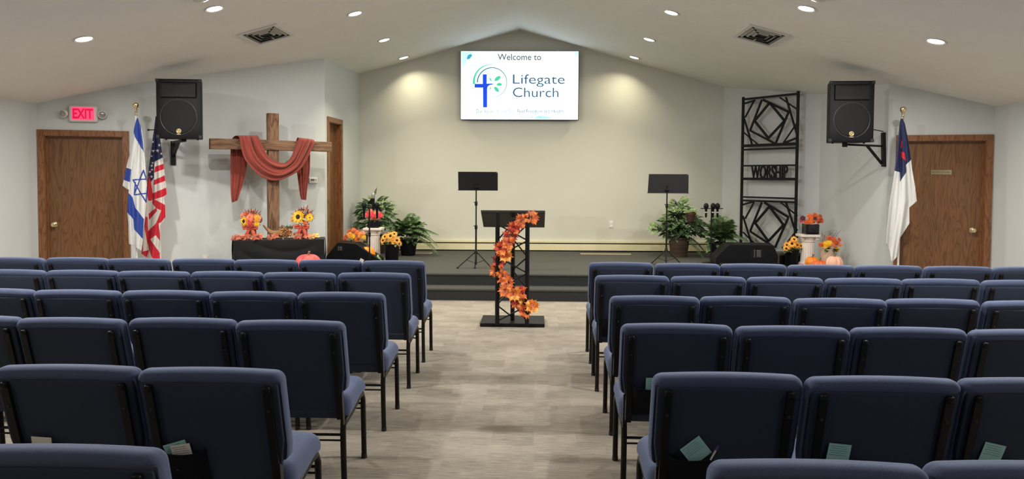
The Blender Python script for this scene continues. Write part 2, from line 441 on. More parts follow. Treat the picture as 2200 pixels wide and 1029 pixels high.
# ------------------------------------------------------------------ doors
def door(name, M, s0, s1, zb, zt, knob_s, hinge_left=True, fw=.07, recess=.07):
    root = bpy.data.objects.new(name, None); C.objects.link(root)
    root.matrix_basis = M @ T(s0, 0, zb); tag(root, kind='structure')
    w, h = s1 - s0, zt - zb
    MB().box((.012, recess, .005), (w - .012, recess + .04, h - .012)).build('door_leaf', oak, root, smooth=False)
    fr = MB()
    for x0, x1 in ((-fw, .004), (w - .004, w + fw)): fr.box((x0, -.018, -0), (x1, 0, h + fw))
    fr.box((0, -.018, h - .004), (w, 0, h + fw))
    fr.box((0, 0, 0), (.012, .115, h)); fr.box((w - .012, 0, 0), (w, .115, h)); fr.box((0, 0, h - .012), (w, .115, h))
    fr.box((.012, recess - .014, 0), (.024, recess, h - .012)); fr.box((w - .024, recess - .014, 0), (w - .012, recess, h - .012)); fr.box((.012, recess - .014, h - .024), (w - .012, recess, h - .012))
    fr.build('door_frame', oak_frame, root, smooth=False)
    if knob_s is not None:
        k = MB().lathe([(.032, 0), (.032, .006), (.012, .010), (.011, .03), (.022, .04), (.029, .052), (.027, .066), (.012, .074), (.001, .075)], 0, 20, aim((knob_s, recess, .93 - (0 if zb == 0 else 0)), (0, -1, 0)))
        k.build('door_knob', brass, root)
    return root
dl = door('door_1', Mexit, a0, a1, 0, ztl, .085)
dr = door('door_2', Mdr, g0, g1, 0, ztg, (g1 - g0) - .11)
dm = door('door_3', Mside, c0, c1, .3, ztc, None, recess=.085)
# brass name plate on the right door
sa, za = s_on(pG, pH, 2003, 370); sb, zb_ = s_on(pG, pH, 2048, 370)
pl = thing('door_sign', 'small brass sign plate on the right wooden door', 'sign', tuple(Mdr @ V(((sa+sb)/2, .068, za))))
pl.rotation_euler = (0, 0, math.atan2(pH[1]-pG[1], pH[0]-pG[0]))
wp = sb - sa
p1 = MB().box((-wp/2, -.004, -.029), (wp/2, .001, .029))
for z in (-.026, .026): p1.box((-wp/2, -.007, z-.003), (wp/2, -.003, z+.003))
p1.build('sign_plate', brass, pl, smooth=False)
p2 = MB(); text_into(p2, 'RESTROOMS', wp*.82, .022, T(0, -.0052, 0)); p2.build('lettering', MATS['dry_stem'], pl, smooth=False)
# ------------------------------------------------------------------ baseboard heater, outlets, thermostat, exit sign
L = (V((*pE, 0)) - V((*pD, 0))).length
hz = thing('baseboard_heater', 'long cream baseboard heater along the back wall behind the stage', 'heater', tuple(Mback @ V((0, 0, .3))))
hz.rotation_euler = (0, 0, math.atan2(pE[1]-pD[1], pE[0]-pD[0]))
MB().prism([(.03, .02), (L-.05, .02), (L-.05, .125), (.03, .125)], .055, 0, T(0, -.06, 0)).build('front_cover', cream_metal, hz, smooth=False)
MB().box((.03, -.052, .145), (L-.05, -.001, .175)).build('top_hood', cream_metal, hz, smooth=False)
MB().box((.03, -.04, .0), (L-.05, -.001, .145)).build('dark_fin_slot', grille_m, hz, smooth=False)
def outlet(M, s_, z, label, sc=1):
    o = thing('wall_outlet', label, 'outlet'); o.matrix_basis = M @ T(s_, 0, z)
    MB().rbox((0, -.003, 0), (.075*sc, .008, .12*sc), .003, 2).build('cover_plate', white_m, o)
    for dz in (-.027, .027):
        MB().rbox((0, -.0075, dz*sc), (.034*sc, .003, .03*sc), .0012, 2).build('socket', MATS['cream_card'], o)
s_, z_ = s_on(pD, pE, 1313, 482); outlet(Mback, s_, z_, 'white wall outlet low on the stage back wall, right of the lectern')
s_, z_ = s_on(pB, pC, 441, 554); outlet(Mcross, s_, z_ - .03, 'white wall outlet near the floor between the American flag and the table', 1.1)
s_, z_ = s_on(pB, pC, 672, 388)
o = thing('thermostat', 'white wall thermostat beside the right arm of the cross', 'thermostat'); o.matrix_basis = Mcross @ T(s_, 0, z_)
MB().rbox((0, -.014, 0), (.125, .028, .088), .022, 5).build('housing', white_m, o)
MB().rbox((-.012, -.0285, .010), (.055, .003, .030), .0014, 2).build('display', MATS['printed_ink'], o)
kb = MB()
for k in range(3): kb.lathe([(.006, 0), (.006, .003)], 0, 10, aim((-.03+k*.022, -.028, -.022), (0, -1, 0)))
for k in range(2): kb.lathe([(.007, 0), (.007, .003)], 0, 10, aim((.035, -.028, .002 + k*.018), (0, -1, 0)))
kb.build('button', gray_bulb, o)
s_, z_ = s_on(pA, pB, 181, 245)
ex = thing('exit_sign', 'lit red EXIT sign with two round emergency lamps above the left door', 'exit sign'); ex.matrix_basis = Mexit @ T(s_, 0, z_)
MB().rbox((0, -.03, 0), (.325, .06, .205), .028, 4).build('housing', white_m, ex)
MB().box((-.125, -.0635, -.078), (.125, -.059, .078)).build('lit_face', exit_red, ex, smooth=False)
le = MB(); text_into(le, 'EXIT', .225, .125, T(0, -.0645, 0), bold=.035); le.build('letters', exit_dark, ex, smooth=False)
for sx in (-1, 1):
    lh = MB().lathe([(.012, -.05), (.012, 0), (.03, .005), (.048, .02), (.05, .05), (.047, .056)], 0, 22, aim((sx*.205, -.028, 0), (sx*.25, -1, -.15)))
    lo = lh.build('emergency_lamp', white_m, ex)
    MB().lathe([(.040, .0565), (.030, .064), (.001, .067)], 0, 22, aim((sx*.205, -.028, 0), (sx*.25, -1, -.15))).build('lens', gray_bulb, lo)
    MB().tube([(sx*.15, -.02, 0), (sx*.2, -.02, 0)], .009).build('bracket', white_m, ex)
# ------------------------------------------------------------------ ceiling lights, vents, detectors
def ceil_frame(x, y):
    sg = 1 if x > RX else -1
    xa = V((1, 0, -SL*sg)).normalized(); za = V((0, 1, 0)).cross(xa)     # points down? fix below
    n = xa.cross(V((0, 1, 0)))                                          # up normal
    return frame((x, y, ceil_z(x)), xa, (0, -1, 0), -n)                 # local z points down into the room
for x, y, wt, col, lab in LAMPS + [(a_, b_, c_, NEUT, None) for a_, b_, c_ in UNSEEN_LAMPS]:
    M = ceil_frame(x, y)
    if lab is None: lab = 'unseen ceiling downlight added above the seating, out of view'
    o = thing('recessed_downlight', lab, 'ceiling light', group='ceiling downlights'); o.matrix_basis = M
    MB().lathe([(.072, .0), (.074, .004), (.090, .010), (.101, .006), (.103, .0)], 0, 36).build('trim_ring', white_m, o)
    MB().lathe([(.073, .002), (.073, .004), (.001, .0045)], 0, 32).build('diffuser', lamp_soft if y > 9.5 else lamp_glow, o)
    ld = bpy.data.lights.new('downlight_lamp', 'AREA'); ld.shape = 'DISK'; ld.size = .14; ld.spread = math.radians(125 if y > 9.5 else 180); ld.energy = wt; ld.color = col
    lo = bpy.data.objects.new('downlight_lamp', ld); C.objects.link(lo); lo.parent = o
    lo.location = (0, 0, .012); lo.rotation_euler = (PI, 0, 0)
def vent(x0, x1, y0, y1, lab):
    x, y = (x0+x1)/2, (y0+y1)/2; M = ceil_frame(x, y); o = thing('ceiling_vent', lab, 'air vent', group='ceiling vents'); o.matrix_basis = M
    w, d = (x1-x0)/2*1.03, (y1-y0)/2
    fr = MB(); t = .045
    for a_, b_ in (((-w, -d, 0), (w, -d+t, .016)), ((-w, d-t, 0), (w, d, .016)), ((-w, -d+t, 0), (-w+t, d-t, .016)), ((w-t, -d+t, 0), (w, d-t, .016))): fr.box(a_, b_)
    fr.build('vent_frame', white_m, o, smooth=False)
    MB().box((-w+t, -d+t, .0005), (w-t, d-t, .0015)).build('dark_duct', grille_m, o, smooth=False)
    for k in range(3):
        f = .80 - k*.25; a_, c_ = (w-t)*f, (d-t)*f
        lv = MB()
        for (p, q) in (((-a_, -c_), (a_, -c_)), ((a_, -c_), (a_, c_)), ((a_, c_), (-a_, c_)), ((-a_, c_), (-a_, -c_))):
            pc = (V((*p, 0)) + V((*q, 0)))/2; out = pc.normalized(); e = V((*q, 0)) - V((*p, 0))
            P0, P1 = V((*p, .018)), V((*q, .018)); s2 = .045
            lv.add([P0, P1, P1 - out*(-s2*.75) - V((0, 0, .016)), P0 - out*(-s2*.75) - V((0, 0, .016))], [(0, 1, 2, 3), (3, 2, 1, 0)])
        lv.build('louver', white_m, o, smooth=False)
    MB().box((-.006, -d+t, .002), (.006, -d+t+.12, .012)).build('damper_lever', white_m, o, smooth=False)
vent(-3.42, -2.95, 8.44, 9.10, 'square louvered air vent in the left slope of the ceiling')
vent(2.39, 2.86, 8.50, 9.22, 'square louvered air vent in the right slope of the ceiling')
for x, y, lab in ((-3.16, 6.98, 'round smoke detector cut off by the top edge, left slope'), (2.60, 7.02, 'round smoke detector cut off by the top edge, right slope')):
    o = thing('smoke_detector', lab, 'smoke detector'); o.matrix_basis = ceil_frame(x, y)
    MB().lathe([(.074, 0), (.076, .012), (.066, .03), (.04, .040), (.001, .042)], 0, 32).build('housing', white_m, o)
    MB().lathe([(.02, .0395), (.02, .046), (.001, .047)], 0, 20).build('test_button', MATS['cream_card'], o)
# floor registers on the stage
def register(px0, px1, py, lab):
    a_, b_ = on_z(px0, py, .3), on_z(px1, py, .3); w = b_.x - a_.x; o = thing('floor_register', lab, 'floor vent', ((a_.x+b_.x)/2, a_.y, .3))
    MB().box((-w/2, -.06, 0), (w/2, .06, .006)).build('plate', tan_metal, o, smooth=False)
    sl = MB()
    for k in range(26):
        x = -w/2 + .03 + k*(w-.06)/25
        sl.box((x-.004, -.045, .006), (x+.004, .045, .0072))
    sl.build('slots', MATS['dry_stem'], o, smooth=False)
register(1247, 1354, 545.5, 'long tan floor register on the stage near the back wall, right')
register(870, 928, 544, 'tan floor register on the stage beside the left palm')

# ------------------------------------------------------------------ television
Ytv = 12.50
cT = at(1116, 183.5, Ytv); pw = 251/F*Ytv; ph = 145/F*Ytv
tv = thing('television', 'large wall television showing a church welcome slide high on back wall', 'television', tuple(cT), math.radians(.6))
MB().rbox((0, .028, 0), (pw + .022, .05, ph + .022), .008, 3).build('bezel', plastic, tv)
MB().box((-.35, .05, -.25), (.35, .115, .25)).build('wall_mount', blackm, tv, smooth=False)
MB().box((-pw/2, 0, -ph/2), (pw/2, .004, ph/2)).build('screen', scr_white, tv, smooth=False)
def S(px, py): return ((px - 1116)/F*Ytv, -(py - 183.5)/F*Ytv)
k_ = Ytv/F
def flatpoly(mb, pts, mi, d): mb.add([(S(*p)[0], -d, S(*p)[1]) for p in pts], [tuple(range(len(pts)))], mi)
bg = MB()
flatpoly(bg, [(991, 112), (1018, 112), (1010, 124), (1003, 128), (1000, 140), (993, 142)], 0, .001)
flatpoly(bg, [(1150, 255), (1152, 250), (1165, 247), (1178, 250), (1186, 255)], 0, .001)
flatpoly(bg, [(1232, 112), (1240.5, 112), (1240.5, 126), (1238, 122)], 0, .001)
flatpoly(bg, [(1003, 126), (1006, 119), (1012, 117), (1015, 120), (1010, 127), (1005, 129)], 1, .0015)
bg.build('slide_background', [scr_aqua, scr_cyan], tv, smooth=False)
def arc(mb, c, r0, r1, a0_, a1_, w0, w1, mi, d, n=48):
    vs_ = []; 
    for i in range(n+1):
        t = i/n; a_ = math.radians(a0_ + (a1_-a0_)*t); w = w0 + (w1-w0)*t; r = r0 + (r1-r0)*t
        for rr in (r - w/2, r + w/2):
            x, z = S(c[0] + rr*math.cos(a_), c[1] - rr*math.sin(a_)); vs_.append((x, -d, z))
    mb.add(vs_, [(2*i, 2*i+1, 2*i+3, 2*i+2) for i in range(n)], mi)
lg = MB()
arc(lg, (1055, 176), 36.5, 36.5, 188, 80, 5, .6, 0, .002)
arc(lg, (1057.5, 177.5), 31.5, 31.5, 180, -88, 2.6, .6, 1, .0025)
for cx_, cy_, an, l_, w_ in ((1069, 169, 38, 8, 4.2), (1073, 181.5, 0, 6, 3.4), (1067, 192, -50, 7, 3.8), (1054, 171, -60, 4.5, 1.6), (1053.5, 190, 45, 4, 1.2)):
    pts = []
    for k in range(12):
        a_ = 2*PI*k/12; x = math.cos(a_)*l_; y = math.sin(a_)*w_*(1 - .25*math.cos(a_)**2); an_ = math.radians(an)
        pts.append((cx_ + x*math.cos(an_) - y*math.sin(an_), cy_ - x*math.sin(an_) - y*math.cos(an_)))
    flatpoly(lg, pts, 0, .002)
flatpoly(lg, [(1037.5, 160), (1046, 160), (1046, 180), (1056, 179.6), (1062, 181), (1052, 183), (1048, 186), (1047, 191), (1047, 230.5), (1038.5, 230.5), (1038, 188.5), (1020, 188.5), (1020, 180.5), (1037.5, 180.5)], 2, .003)
lg.build('church_logo', [scr_green, scr_teal, scr_blue], tv, smooth=False)
def tvtext(name, s, x0, x1, y0, y1, m_, bold=0.0):
    tb = MB(); xc, zc = S((x0+x1)/2, (y0+y1)/2); text_into(tb, s, (x1-x0)*k_, (y1-y0)*k_, T(0, -.0028, 0), bold=bold, cx=xc, cz=zc)
    tb.build(name, m_, tv, smooth=False)
tvtext('slide_heading', 'Welcome to', 1069, 1162, 116.5, 130, scr_gray, .010)
tvtext('slide_church_name', 'Lifegate', 1102, 1212.5, 160, 186.5, scr_slate, -.002)
tvtext('slide_church_name', 'Church', 1102, 1199.5, 188, 208.5, scr_slate, -.002)
tvtext('slide_vision_line', 'Our Vision:', 1023, 1063, 234.5, 242.5, scr_gray)
tvtext('slide_vision_line', 'Know God', 1068, 1108, 234.5, 242, scr_lgray)
tvtext('slide_vision_line', 'Find Freedom and Health', 1112, 1210, 234.5, 242, scr_gray)
tvtext('slide_vision_line', 'Make A Difference', 1118, 1187, 247.5, 254.6, scr_lgray)

# ------------------------------------------------------------------ chairs
PW = .524
def lean(z): return (.87 - z)*.28 if z < .87 else 0
def low(z): return z - .010*max(0, min(1, (z - .3)/.57))
def make_chair():
    t = thing('stacking_chair', 'x', 'chair', group='navy stacking chairs in rows')
    def shape_back(p):
        z = p.z; x = p.x
        if z < .56:
            k = max(0, min(1, (.56 - z)/.07)); x *= 1 - .11*k*k
        cr = .007*(1 - (x/.26)**2) if z > .82 else 0
        y = p.y + lean(z)
        if p.y < .04 and z < .832 and abs(p.x) < .255: y += .020*min(1, (.832 - z)/.012)*min(1, (.255 - abs(p.x))/.008)   # hollow for the rear panel
        y += .004*(1 - (x/.26)**2)
        return V((x, y - .30, low(z + cr)))
    MB().rbox((0, .045, .678), (PW, .088, .376), .036, 6, fn=shape_back).build('backrest', navy, t, recalc=True)
    def shape_panel(p): return V((p.x*(1 - .085*max(0, min(1, (.57 - p.z)/.08))), p.y + .008 + lean(p.z) - .30, low(p.z)))
    MB().rbox((0, .006, .597), (.496, .022, .455), .008, 3, fn=shape_panel).rbox((0, -.0, .385), (.496, .022, .050), .009, 3, fn=shape_panel).build('back_panel', navy_d, t, recalc=True)
    def shape_seat(p):
        x, y, z = p
        k = max(0, min(1, (y - .15)/.40)); x *= 1 - .03*k
        z += (.045*k - .01)*max(0, min(1, (.43 - z)/.075))
        if y > .46: z -= 2.2*(y - .46)**2
        z += .012*(1 - (x/.25)**2)*(1 if z > .42 else 0)
        return V((x, y - .30, z - .015*(1 - abs(y - .35)/.25)*0))
    MB().rbox((0, .372, .410), (.512, .415, .125), .050, 6, fn=shape_seat).build('seat', navy, t, recalc=True)
    for s in (-1, 1):
        X = s*.212
        MB().bar((X, -.004 + lean(.80) - .30, low(.80)), (X, -.004 + lean(.36) - .30, .36), .027, .018, 0, (0, 1, 0)).rbox((X, -.006 + lean(.81) - .30, low(.806)), (.028, .026, .026), .010, 3).build('back_frame', blackt, t)
        MB().lathe([(.006, 0), (.006, .003), (.001, .005)], 0, 10, aim((X, -.013 + lean(.72) - .30, low(.72)), (0, -1, .2))).build('bolt', rubber, t)
        sd = MB().prism([(-.01, .52), (.022, .50), (.055, .345), (.02, .345)], .008, 0, frame((s*.240 - .004, .10 - .34, 0), (0, 1, 0), (1, 0, 0), (0, 0, 1)))
        sd.build('side_bracket', blackt, t)
        x = s*.232
        rl = MB().tube([(x, .13 - .30, .36), (x, .12 - .30, .30), (x, .13 - .30, .15), (x, .145 - .30, .012)], .0145, 0, 10)
        o_ = rl.build('leg', blackt, t); MB().lathe([(.016, 0), (.016, .022), (.012, .026)], 0, 12, T(x, .145 - .30, 0)).build('foot_glide', rubber, o_)
        fl = MB().tube([(x, .12 - .30, .335), (x, .30 - .30, .352), (x, .45 - .30, .378), (x, .52 - .30, .375), (x, .55 - .30, .335), (x, .56 - .30, .20), (x, .575 - .30, .012)], .0145, 0, 10)
        o_ = fl.build('leg', blackt, t); MB().lathe([(.016, 0), (.016, .022), (.012, .026)], 0, 12, T(x, .575 - .30, 0)).build('foot_glide', rubber, o_)
    for y, z, n in ((.125, .285, 'stretcher'), (.555, .31, 'stretcher')):
        MB().tube([(-.232, y - .30, z), (.232, y - .30, z)], .007, 0, 8).tube([(-.232, y - .30, z - .028), (.232, y - .30, z - .028)], .005, 0, 8).build(n, blackt, t)
    def pk(u, v):
        x = -.211 + .175*u; top = .540 + .016*(2*u - 1)**2; z = .405 + (top - .405)*v
        return V((x, -.006 + lean(z) - .30 - .034*min(1, 1.9*math.sin(PI*u))*(.35 + .65*v), z))
    pb = MB().grid(pk, 14, 8)
    pb.tube([pk(i/14, 1) for i in range(15)], .0028, 0, 6)
    pb.build('book_pocket', pocket_m, t)
    return t
rows = [  # pitch px, left-aisle edge px, count left, right-aisle edge px, count right, top y (left aisle, left far, right aisle, right far)
    (141.0, 914, 7, 1265, 7, 'front row'),
    (162.5, 880, 6, 1279, 6, 'second row from the stage'),
    (196.5, 826, 5, 1310, 5, 'third row from the stage'),
    (245.0, 738, 4, 1338, 4, 'fourth row from the stage'),
    (329.0, 606, 2, 1408, 3, 'fifth row from the stage'),
    (478.0, 325, 1, 1537, 2, 'nearest row to the camera')]
ords = ['at the aisle end', 'second from the aisle', 'third from the aisle', 'fourth from the aisle', 'fifth from the aisle', 'sixth from the aisle', 'seventh from the aisle']
proto = make_chair(); first = True
CH = {}
for ri, (pp, le_, nl, re_, nr, rn) in enumerate(rows):
    Y0 = F*.53/pp
    for side, n in ((-1, nl), (1, nr)):
        edge = at(le_ if side < 0 else re_, 600, Y0).x
        for k in range(n):
            x = edge + side*.531*(k + .5)
            dy = .014*math.sin(3*k + ri*2 + side) - (.012*k if side > 0 else 0)
            if ri == 4 and side < 0 and k == 0: dy -= .03
            rot = math.radians(.4*math.sin(5*k + 3*ri + side*2)) - (.01 if side > 0 else 0)
            lab = f"navy fabric chair {ords[k]} in the {rn}, {'left' if side < 0 else 'right'} block"
            loc = (x, Y0 + .30 + dy, 0)
            if first: proto.location = loc; proto.rotation_euler = (0, 0, rot); proto['label'] = lab; c = proto; first = False
            else: c = dup(proto, loc, rot, lab)
            CH[(ri, side, k)] = (V(loc), rot)
# cards and pen in the pockets
def card(ch, px, py, w, h, ang, m_, lab, fold=False, dy=0, lines=True, half=None):
    (loc, rot) = CH[ch]; Yp = loc.y - .236 + dy
    c = at(px, py, Yp)
    o = thing('folded_card' if fold else 'info_card', lab, 'card', tuple(c), rot, group='cards tucked in chair pockets')
    M = Matrix.Rotation(math.radians(ang), 4, 'Y') @ Matrix.Rotation(math.radians(12), 4, 'X')
    b = MB().box((-w/2, -.0006, -h), (w/2, .0006, 0), 0, M)
    if fold: b.box((.002, -.002, -h), (w/2-.001, -.0008, -.004), 0, M)
    b.build('paper', m_, o, smooth=False)
    if lines:
        l = MB()
        for k in range(5):
            ww = w*(.36 if k % 2 else .42)
            l.box((-ww, -.0012, -.010 - k*.0085), (ww*(.6 if k == 0 else .9), -.0007, -.0088 - k*.0085), 0, M)
        l.build('printed_lines', MATS['printed_ink'] if m_ is card_c else MATS['ink_teal'], o, smooth=False)
mat('ink_teal', (.10, .22, .21), .8)
card((4, -1, 1), 88.5, 939, .075, .11, 3, card_c, 'folded cream card in the pocket of the leftmost fifth-row chair', True, lines=False)
card((4, -1, 0), 373, 951, .085, .10, -17, card_t, 'teal card behind a cream card in a fifth-row aisle chair pocket', dy=.004)
card((4, -1, 0), 386, 955, .072, .10, -9, card_c, 'cream printed card leaning in front of a teal card', dy=-.003)
card((3, -1, 0), 584, 806, .075, .12, 32, card_c, 'white card corner peeking over the left fifth-row aisle chair', lines=False)
card((3, 1, 0), 1405, 812, .075, .10, 0, card_t, 'teal card in the fourth-row right aisle chair pocket')
card((4, 1, 0), 1481, 951, .085, .085, -38, card_t, 'large tilted teal card beside the pen in a chair pocket')
card((4, 1, 1), 1806, 954, .078, .10, 5, card_t, 'teal card in pocket of the second chair, fifth row right')
card((4, 1, 2), 2140, 954, .072, .10, 12, card_t, 'teal card with black print at the far right of the fifth row')
(loc, rot) = CH[(4, 1, 0)]; pc = at(1541, 962, loc.y - .240)
pn = thing('pen', 'clear ballpoint pen with purple cap in a chair pocket', 'pen', tuple(pc)); Mp = Matrix.Rotation(math.radians(28), 4, 'Y')
MB().tube([(0, 0, -.05), (0, 0, -.01)], .0035, 0, 10, Mp).build('barrel', white_m, pn)
MB().tube([(0, 0, -.01), (0, 0, .008)], .0048, 0, 10, Mp).build('cap', mat('purple_cap', (.10, .05, .22), .4), pn)
o = thing('folded_card', 'white folded card sticking up between two front-row chairs near the aisle', 'card', tuple(at(777, 562, 6.14)), 0, 'cards tucked in chair pockets')
MB().box((-.02, -.001, -.05), (.012, .001, .022), 0, Matrix.Rotation(math.radians(28), 4, 'Y')).build('paper', card_c, o, smooth=False)

# ------------------------------------------------------------------ lectern
bx0, bx1 = on_z(1031, 702, 0).x, on_z(1170, 702, 0).x
lx, yF, yB = (bx0+bx1)/2, 7.64, 8.10
lt = thing('truss_lectern', 'black metal truss lectern on a flat base at the end of the aisle', 'lectern', (lx, (yF+yB)/2, 0))
hw = (bx1-bx0)/2; hd = (yB-yF)/2
MB().rbox((0, 0, .019), (2*hw, 2*hd, .038), .006, 3).build('base_plate', blackm, lt)
tf = [on_z(1068, 697, .038), on_z(1132, 698, .038)]; tr = on_z(1101, 688, .038)
P = [V((p.x - lx, p.y - (yF+yB)/2, .038)) for p in (tf[0], tf[1], tr)]
for p in P:
    ztop_ = 1.17 - (p.y + hd)*.42
    MB().tube([p, (p.x, p.y, ztop_)], .0225, 0, 16).build('truss_tube', blackm, lt)
for (a_, b_) in ((0, 1), (1, 2), (2, 0)):
    q = MB(); z = .06; n = 6; pts = []
    for k in range(n+1):
        pp_ = P[a_] if k % 2 == 0 else P[b_]; oth = P[b_] if k % 2 == 0 else P[a_]
        e = (oth - pp_).normalized()*.018
        zz = .07 + k*(1.0)/n; pts.append(V((pp_.x+e.x, pp_.y+e.y, zz - .012))); pts.append(V((pp_.x+e.x, pp_.y+e.y, zz + .012)))
    q.tube(pts, .0075, 0, 8); q.build('zigzag_brace', blackm, lt)
    q = MB(); pts = []
    for k in range(n+1):
        pp_ = P[b_] if k % 2 == 0 else P[a_]; oth = P[a_] if k % 2 == 0 else P[b_]
        e = (oth - pp_).normalized()*.018
        zz = .07 + k*(1.0)/n; pts.append(V((pp_.x+e.x, pp_.y+e.y, zz)))
dz0, dz1 = at(1100, 453, 7.68).z, at(1100, 487, 8.10).z
MB().add([], []).rbox((0, 0, 0), (2*hw - .005, .46, .016), .005, 3, M=frame((0, .01, (dz0+dz1)/2), (1, 0, 0), V((0, .42, dz1 - dz0)))).build('reading_desk', blackm, lt)
MB().box((-hw+.005, -hd+.02, dz0 - .012), (hw-.005, -hd+.032, dz0 + .006)).build('desk_rim', mat('worn_black_edge', (.06, .058, .055), .3), lt, smooth=False)  # rim in a lighter black than the desk

# ------------------------------------------------------------------ leaves and flowers
MAPLE = [(0, -.15), (.14, -.10), (.42, -.30), (.36, -.08), (.85, .02), (.62, .22), (.72, .42), (.34, .36), (.40, .62), (.20, .60), (0, 1.05),
         (-.20, .60), (-.40, .62), (-.34, .36), (-.72, .42), (-.62, .22), (-.85, .02), (-.36, -.08), (-.42, -.30), (-.14, -.10)]
def maple(mb, o, n, spin, r, mi=0, curl=.25):
    M = aim(o, n, spin)
    pts = [(0, .12*r, .06*r)] + [(x*r, y*r, -curl*r*(x*x + (y-.2)**2)) for x, y in MAPLE]
    k = len(MAPLE); mb.add(pts, [(0, i+1, (i+1) % k + 1) for i in range(k)], mi, M)
def rdir(bias=(0, -1, .2), spread=.8):
    d = V((rnd.gauss(0, 1), rnd.gauss(0, 1), rnd.gauss(0, 1))).normalized()*spread + V(bias); return d.normalized()
def flower(parent, o, n, r, m_, petals=16, layers=2, eye=.3, cup=.25, wid=1.0, name='flower_head', eye_m=None):
    """a bloom with separate pointed petals; the dark eye is a sub-part"""
    M = aim(o, n, rnd.uniform(0, 6)); b = MB()
    for L_ in range(layers):
        rr = r*(1 - .22*L_); up = .10*r*L_
        for k in range(petals):
            a_ = 2*PI*(k + .5*L_)/petals + rnd.uniform(-.06, .06); c_, s_2 = math.cos(a_), math.sin(a_); w = wid*2.2*rr/petals*rnd.uniform(.85, 1.1)
            R2 = rr*rnd.uniform(.9, 1.08)
            def P_(rad, off, z): return (c_*rad - s_2*off, s_2*rad + c_*off, z)
            z1 = up + cup*rr*(.35 + .5*L_); z2 = up + cup*rr*rnd.uniform(.2, .9)*(1 + .4*L_)
            b.add([P_(.12*rr, 0, up), P_(.55*R2, -w, z1), P_(R2, 0, z2), P_(.55*R2, w, z1), P_(.6*R2, 0, z1 - .05*rr)],
                  [(0, 1, 4), (1, 2, 4), (2, 3, 4), (3, 0, 4)])
    o_ = b.build(name, m_, parent, smooth=True)
    if eye: MB().lathe([(eye*r, 0), (eye*r*.98, .10*r), (eye*r*.7, .20*r), (.002, .24*r)], 0, 14, M @ T(0, 0, .03*r)).build('flower_eye', eye_m or seed_m, o_)
    else:
        q = MB(); 
        # remaining inner florets fill the bloom
    # place petals
    for v_ in o_.data.vertices: v_.co = M @ v_.co
    return o_
def mum(parent, o, n, r, m_, name='flower_head'): return flower(parent, o, n, r, m_, petals=15, layers=4, eye=0, cup=.35, wid=.9, name=name)
# garland on the lectern
gpx = [(1143, 466), (1122, 474), (1104, 489), (1098, 505), (1093, 520), (1076, 533), (1086, 548), (1072, 560), (1068, 580), (1078, 592), (1092, 606), (1086, 622), (1104, 630), (1118, 626), (1112, 646), (1130, 652), (1128, 666), (1146, 656)]
gcol = [3, 3, 0, 4, 3, 0, 1, 4, 3, 3, 3, 3, 1, 0, 0, 1, 0, 1]
gmats = [mp_red, mp_orange, mp_yellow, mp_coral, mp_brown]
g0_ = at(1090, 640, 7.56)
gl = thing('leaf_garland', 'red and orange autumn leaf garland winding down the lectern front', 'garland', tuple(g0_))
gpts = [at(x, y, 7.60 + .02*math.sin(i)) for i, (x, y) in enumerate(gpx)]
q = MB().tube(gpts, .005, 0, 6); q.build('vine', stem_m, gl, world=True)
def maple_to(mb, o, tip, n, r, mi, curl):
    tip = V(tip).normalized(); n = V(n); n = (n - tip*n.dot(tip)).normalized(); x = tip.cross(n)
    M = frame(o, x, tip, n); pts = [(0, .12*r, .06*r)] + [(a_*r*.85, b_*r*1.15, -curl*r*(a_*a_*1.6 + .6*b_*b_)) for a_, b_ in MAPLE]
    k = len(MAPLE); mb.add(pts, [(0, i+1, (i+1) % k + 1) for i in range(k)], mi, M)
for i, p in enumerate(gpts):
    b = MB(); n0 = 13; pull = V((rnd.uniform(-.4, .4), 0, rnd.uniform(-.3, .3)))
    for k in range(n0):
        a_ = 2*PI*k/n0 + rnd.uniform(-.25, .25); ring = k % 3; d = V((math.cos(a_), 0, math.sin(a_))) + pull*.5
        o_ = p + d*(.012 + .014*ring) + V((0, -.018*ring - .005 + rnd.uniform(-.01, .01), 0))
        maple_to(b, o_, d + V((0, -.35 - .25*ring, 0)), (d.x*.5, -1, d.z*.5 + .15), rnd.uniform(.050, .070)*(1 - .12*ring), 1 if ring == 2 or k % 5 == 0 else 0, rnd.uniform(.1, .5))
    c1_ = gmats[gcol[i] % 5]; c2_ = gmats[[1, 2, 3, 1, 0][gcol[i] % 5]]
    b.build('leaf_cluster', [c1_, c2_], gl, world=True, ang=25)

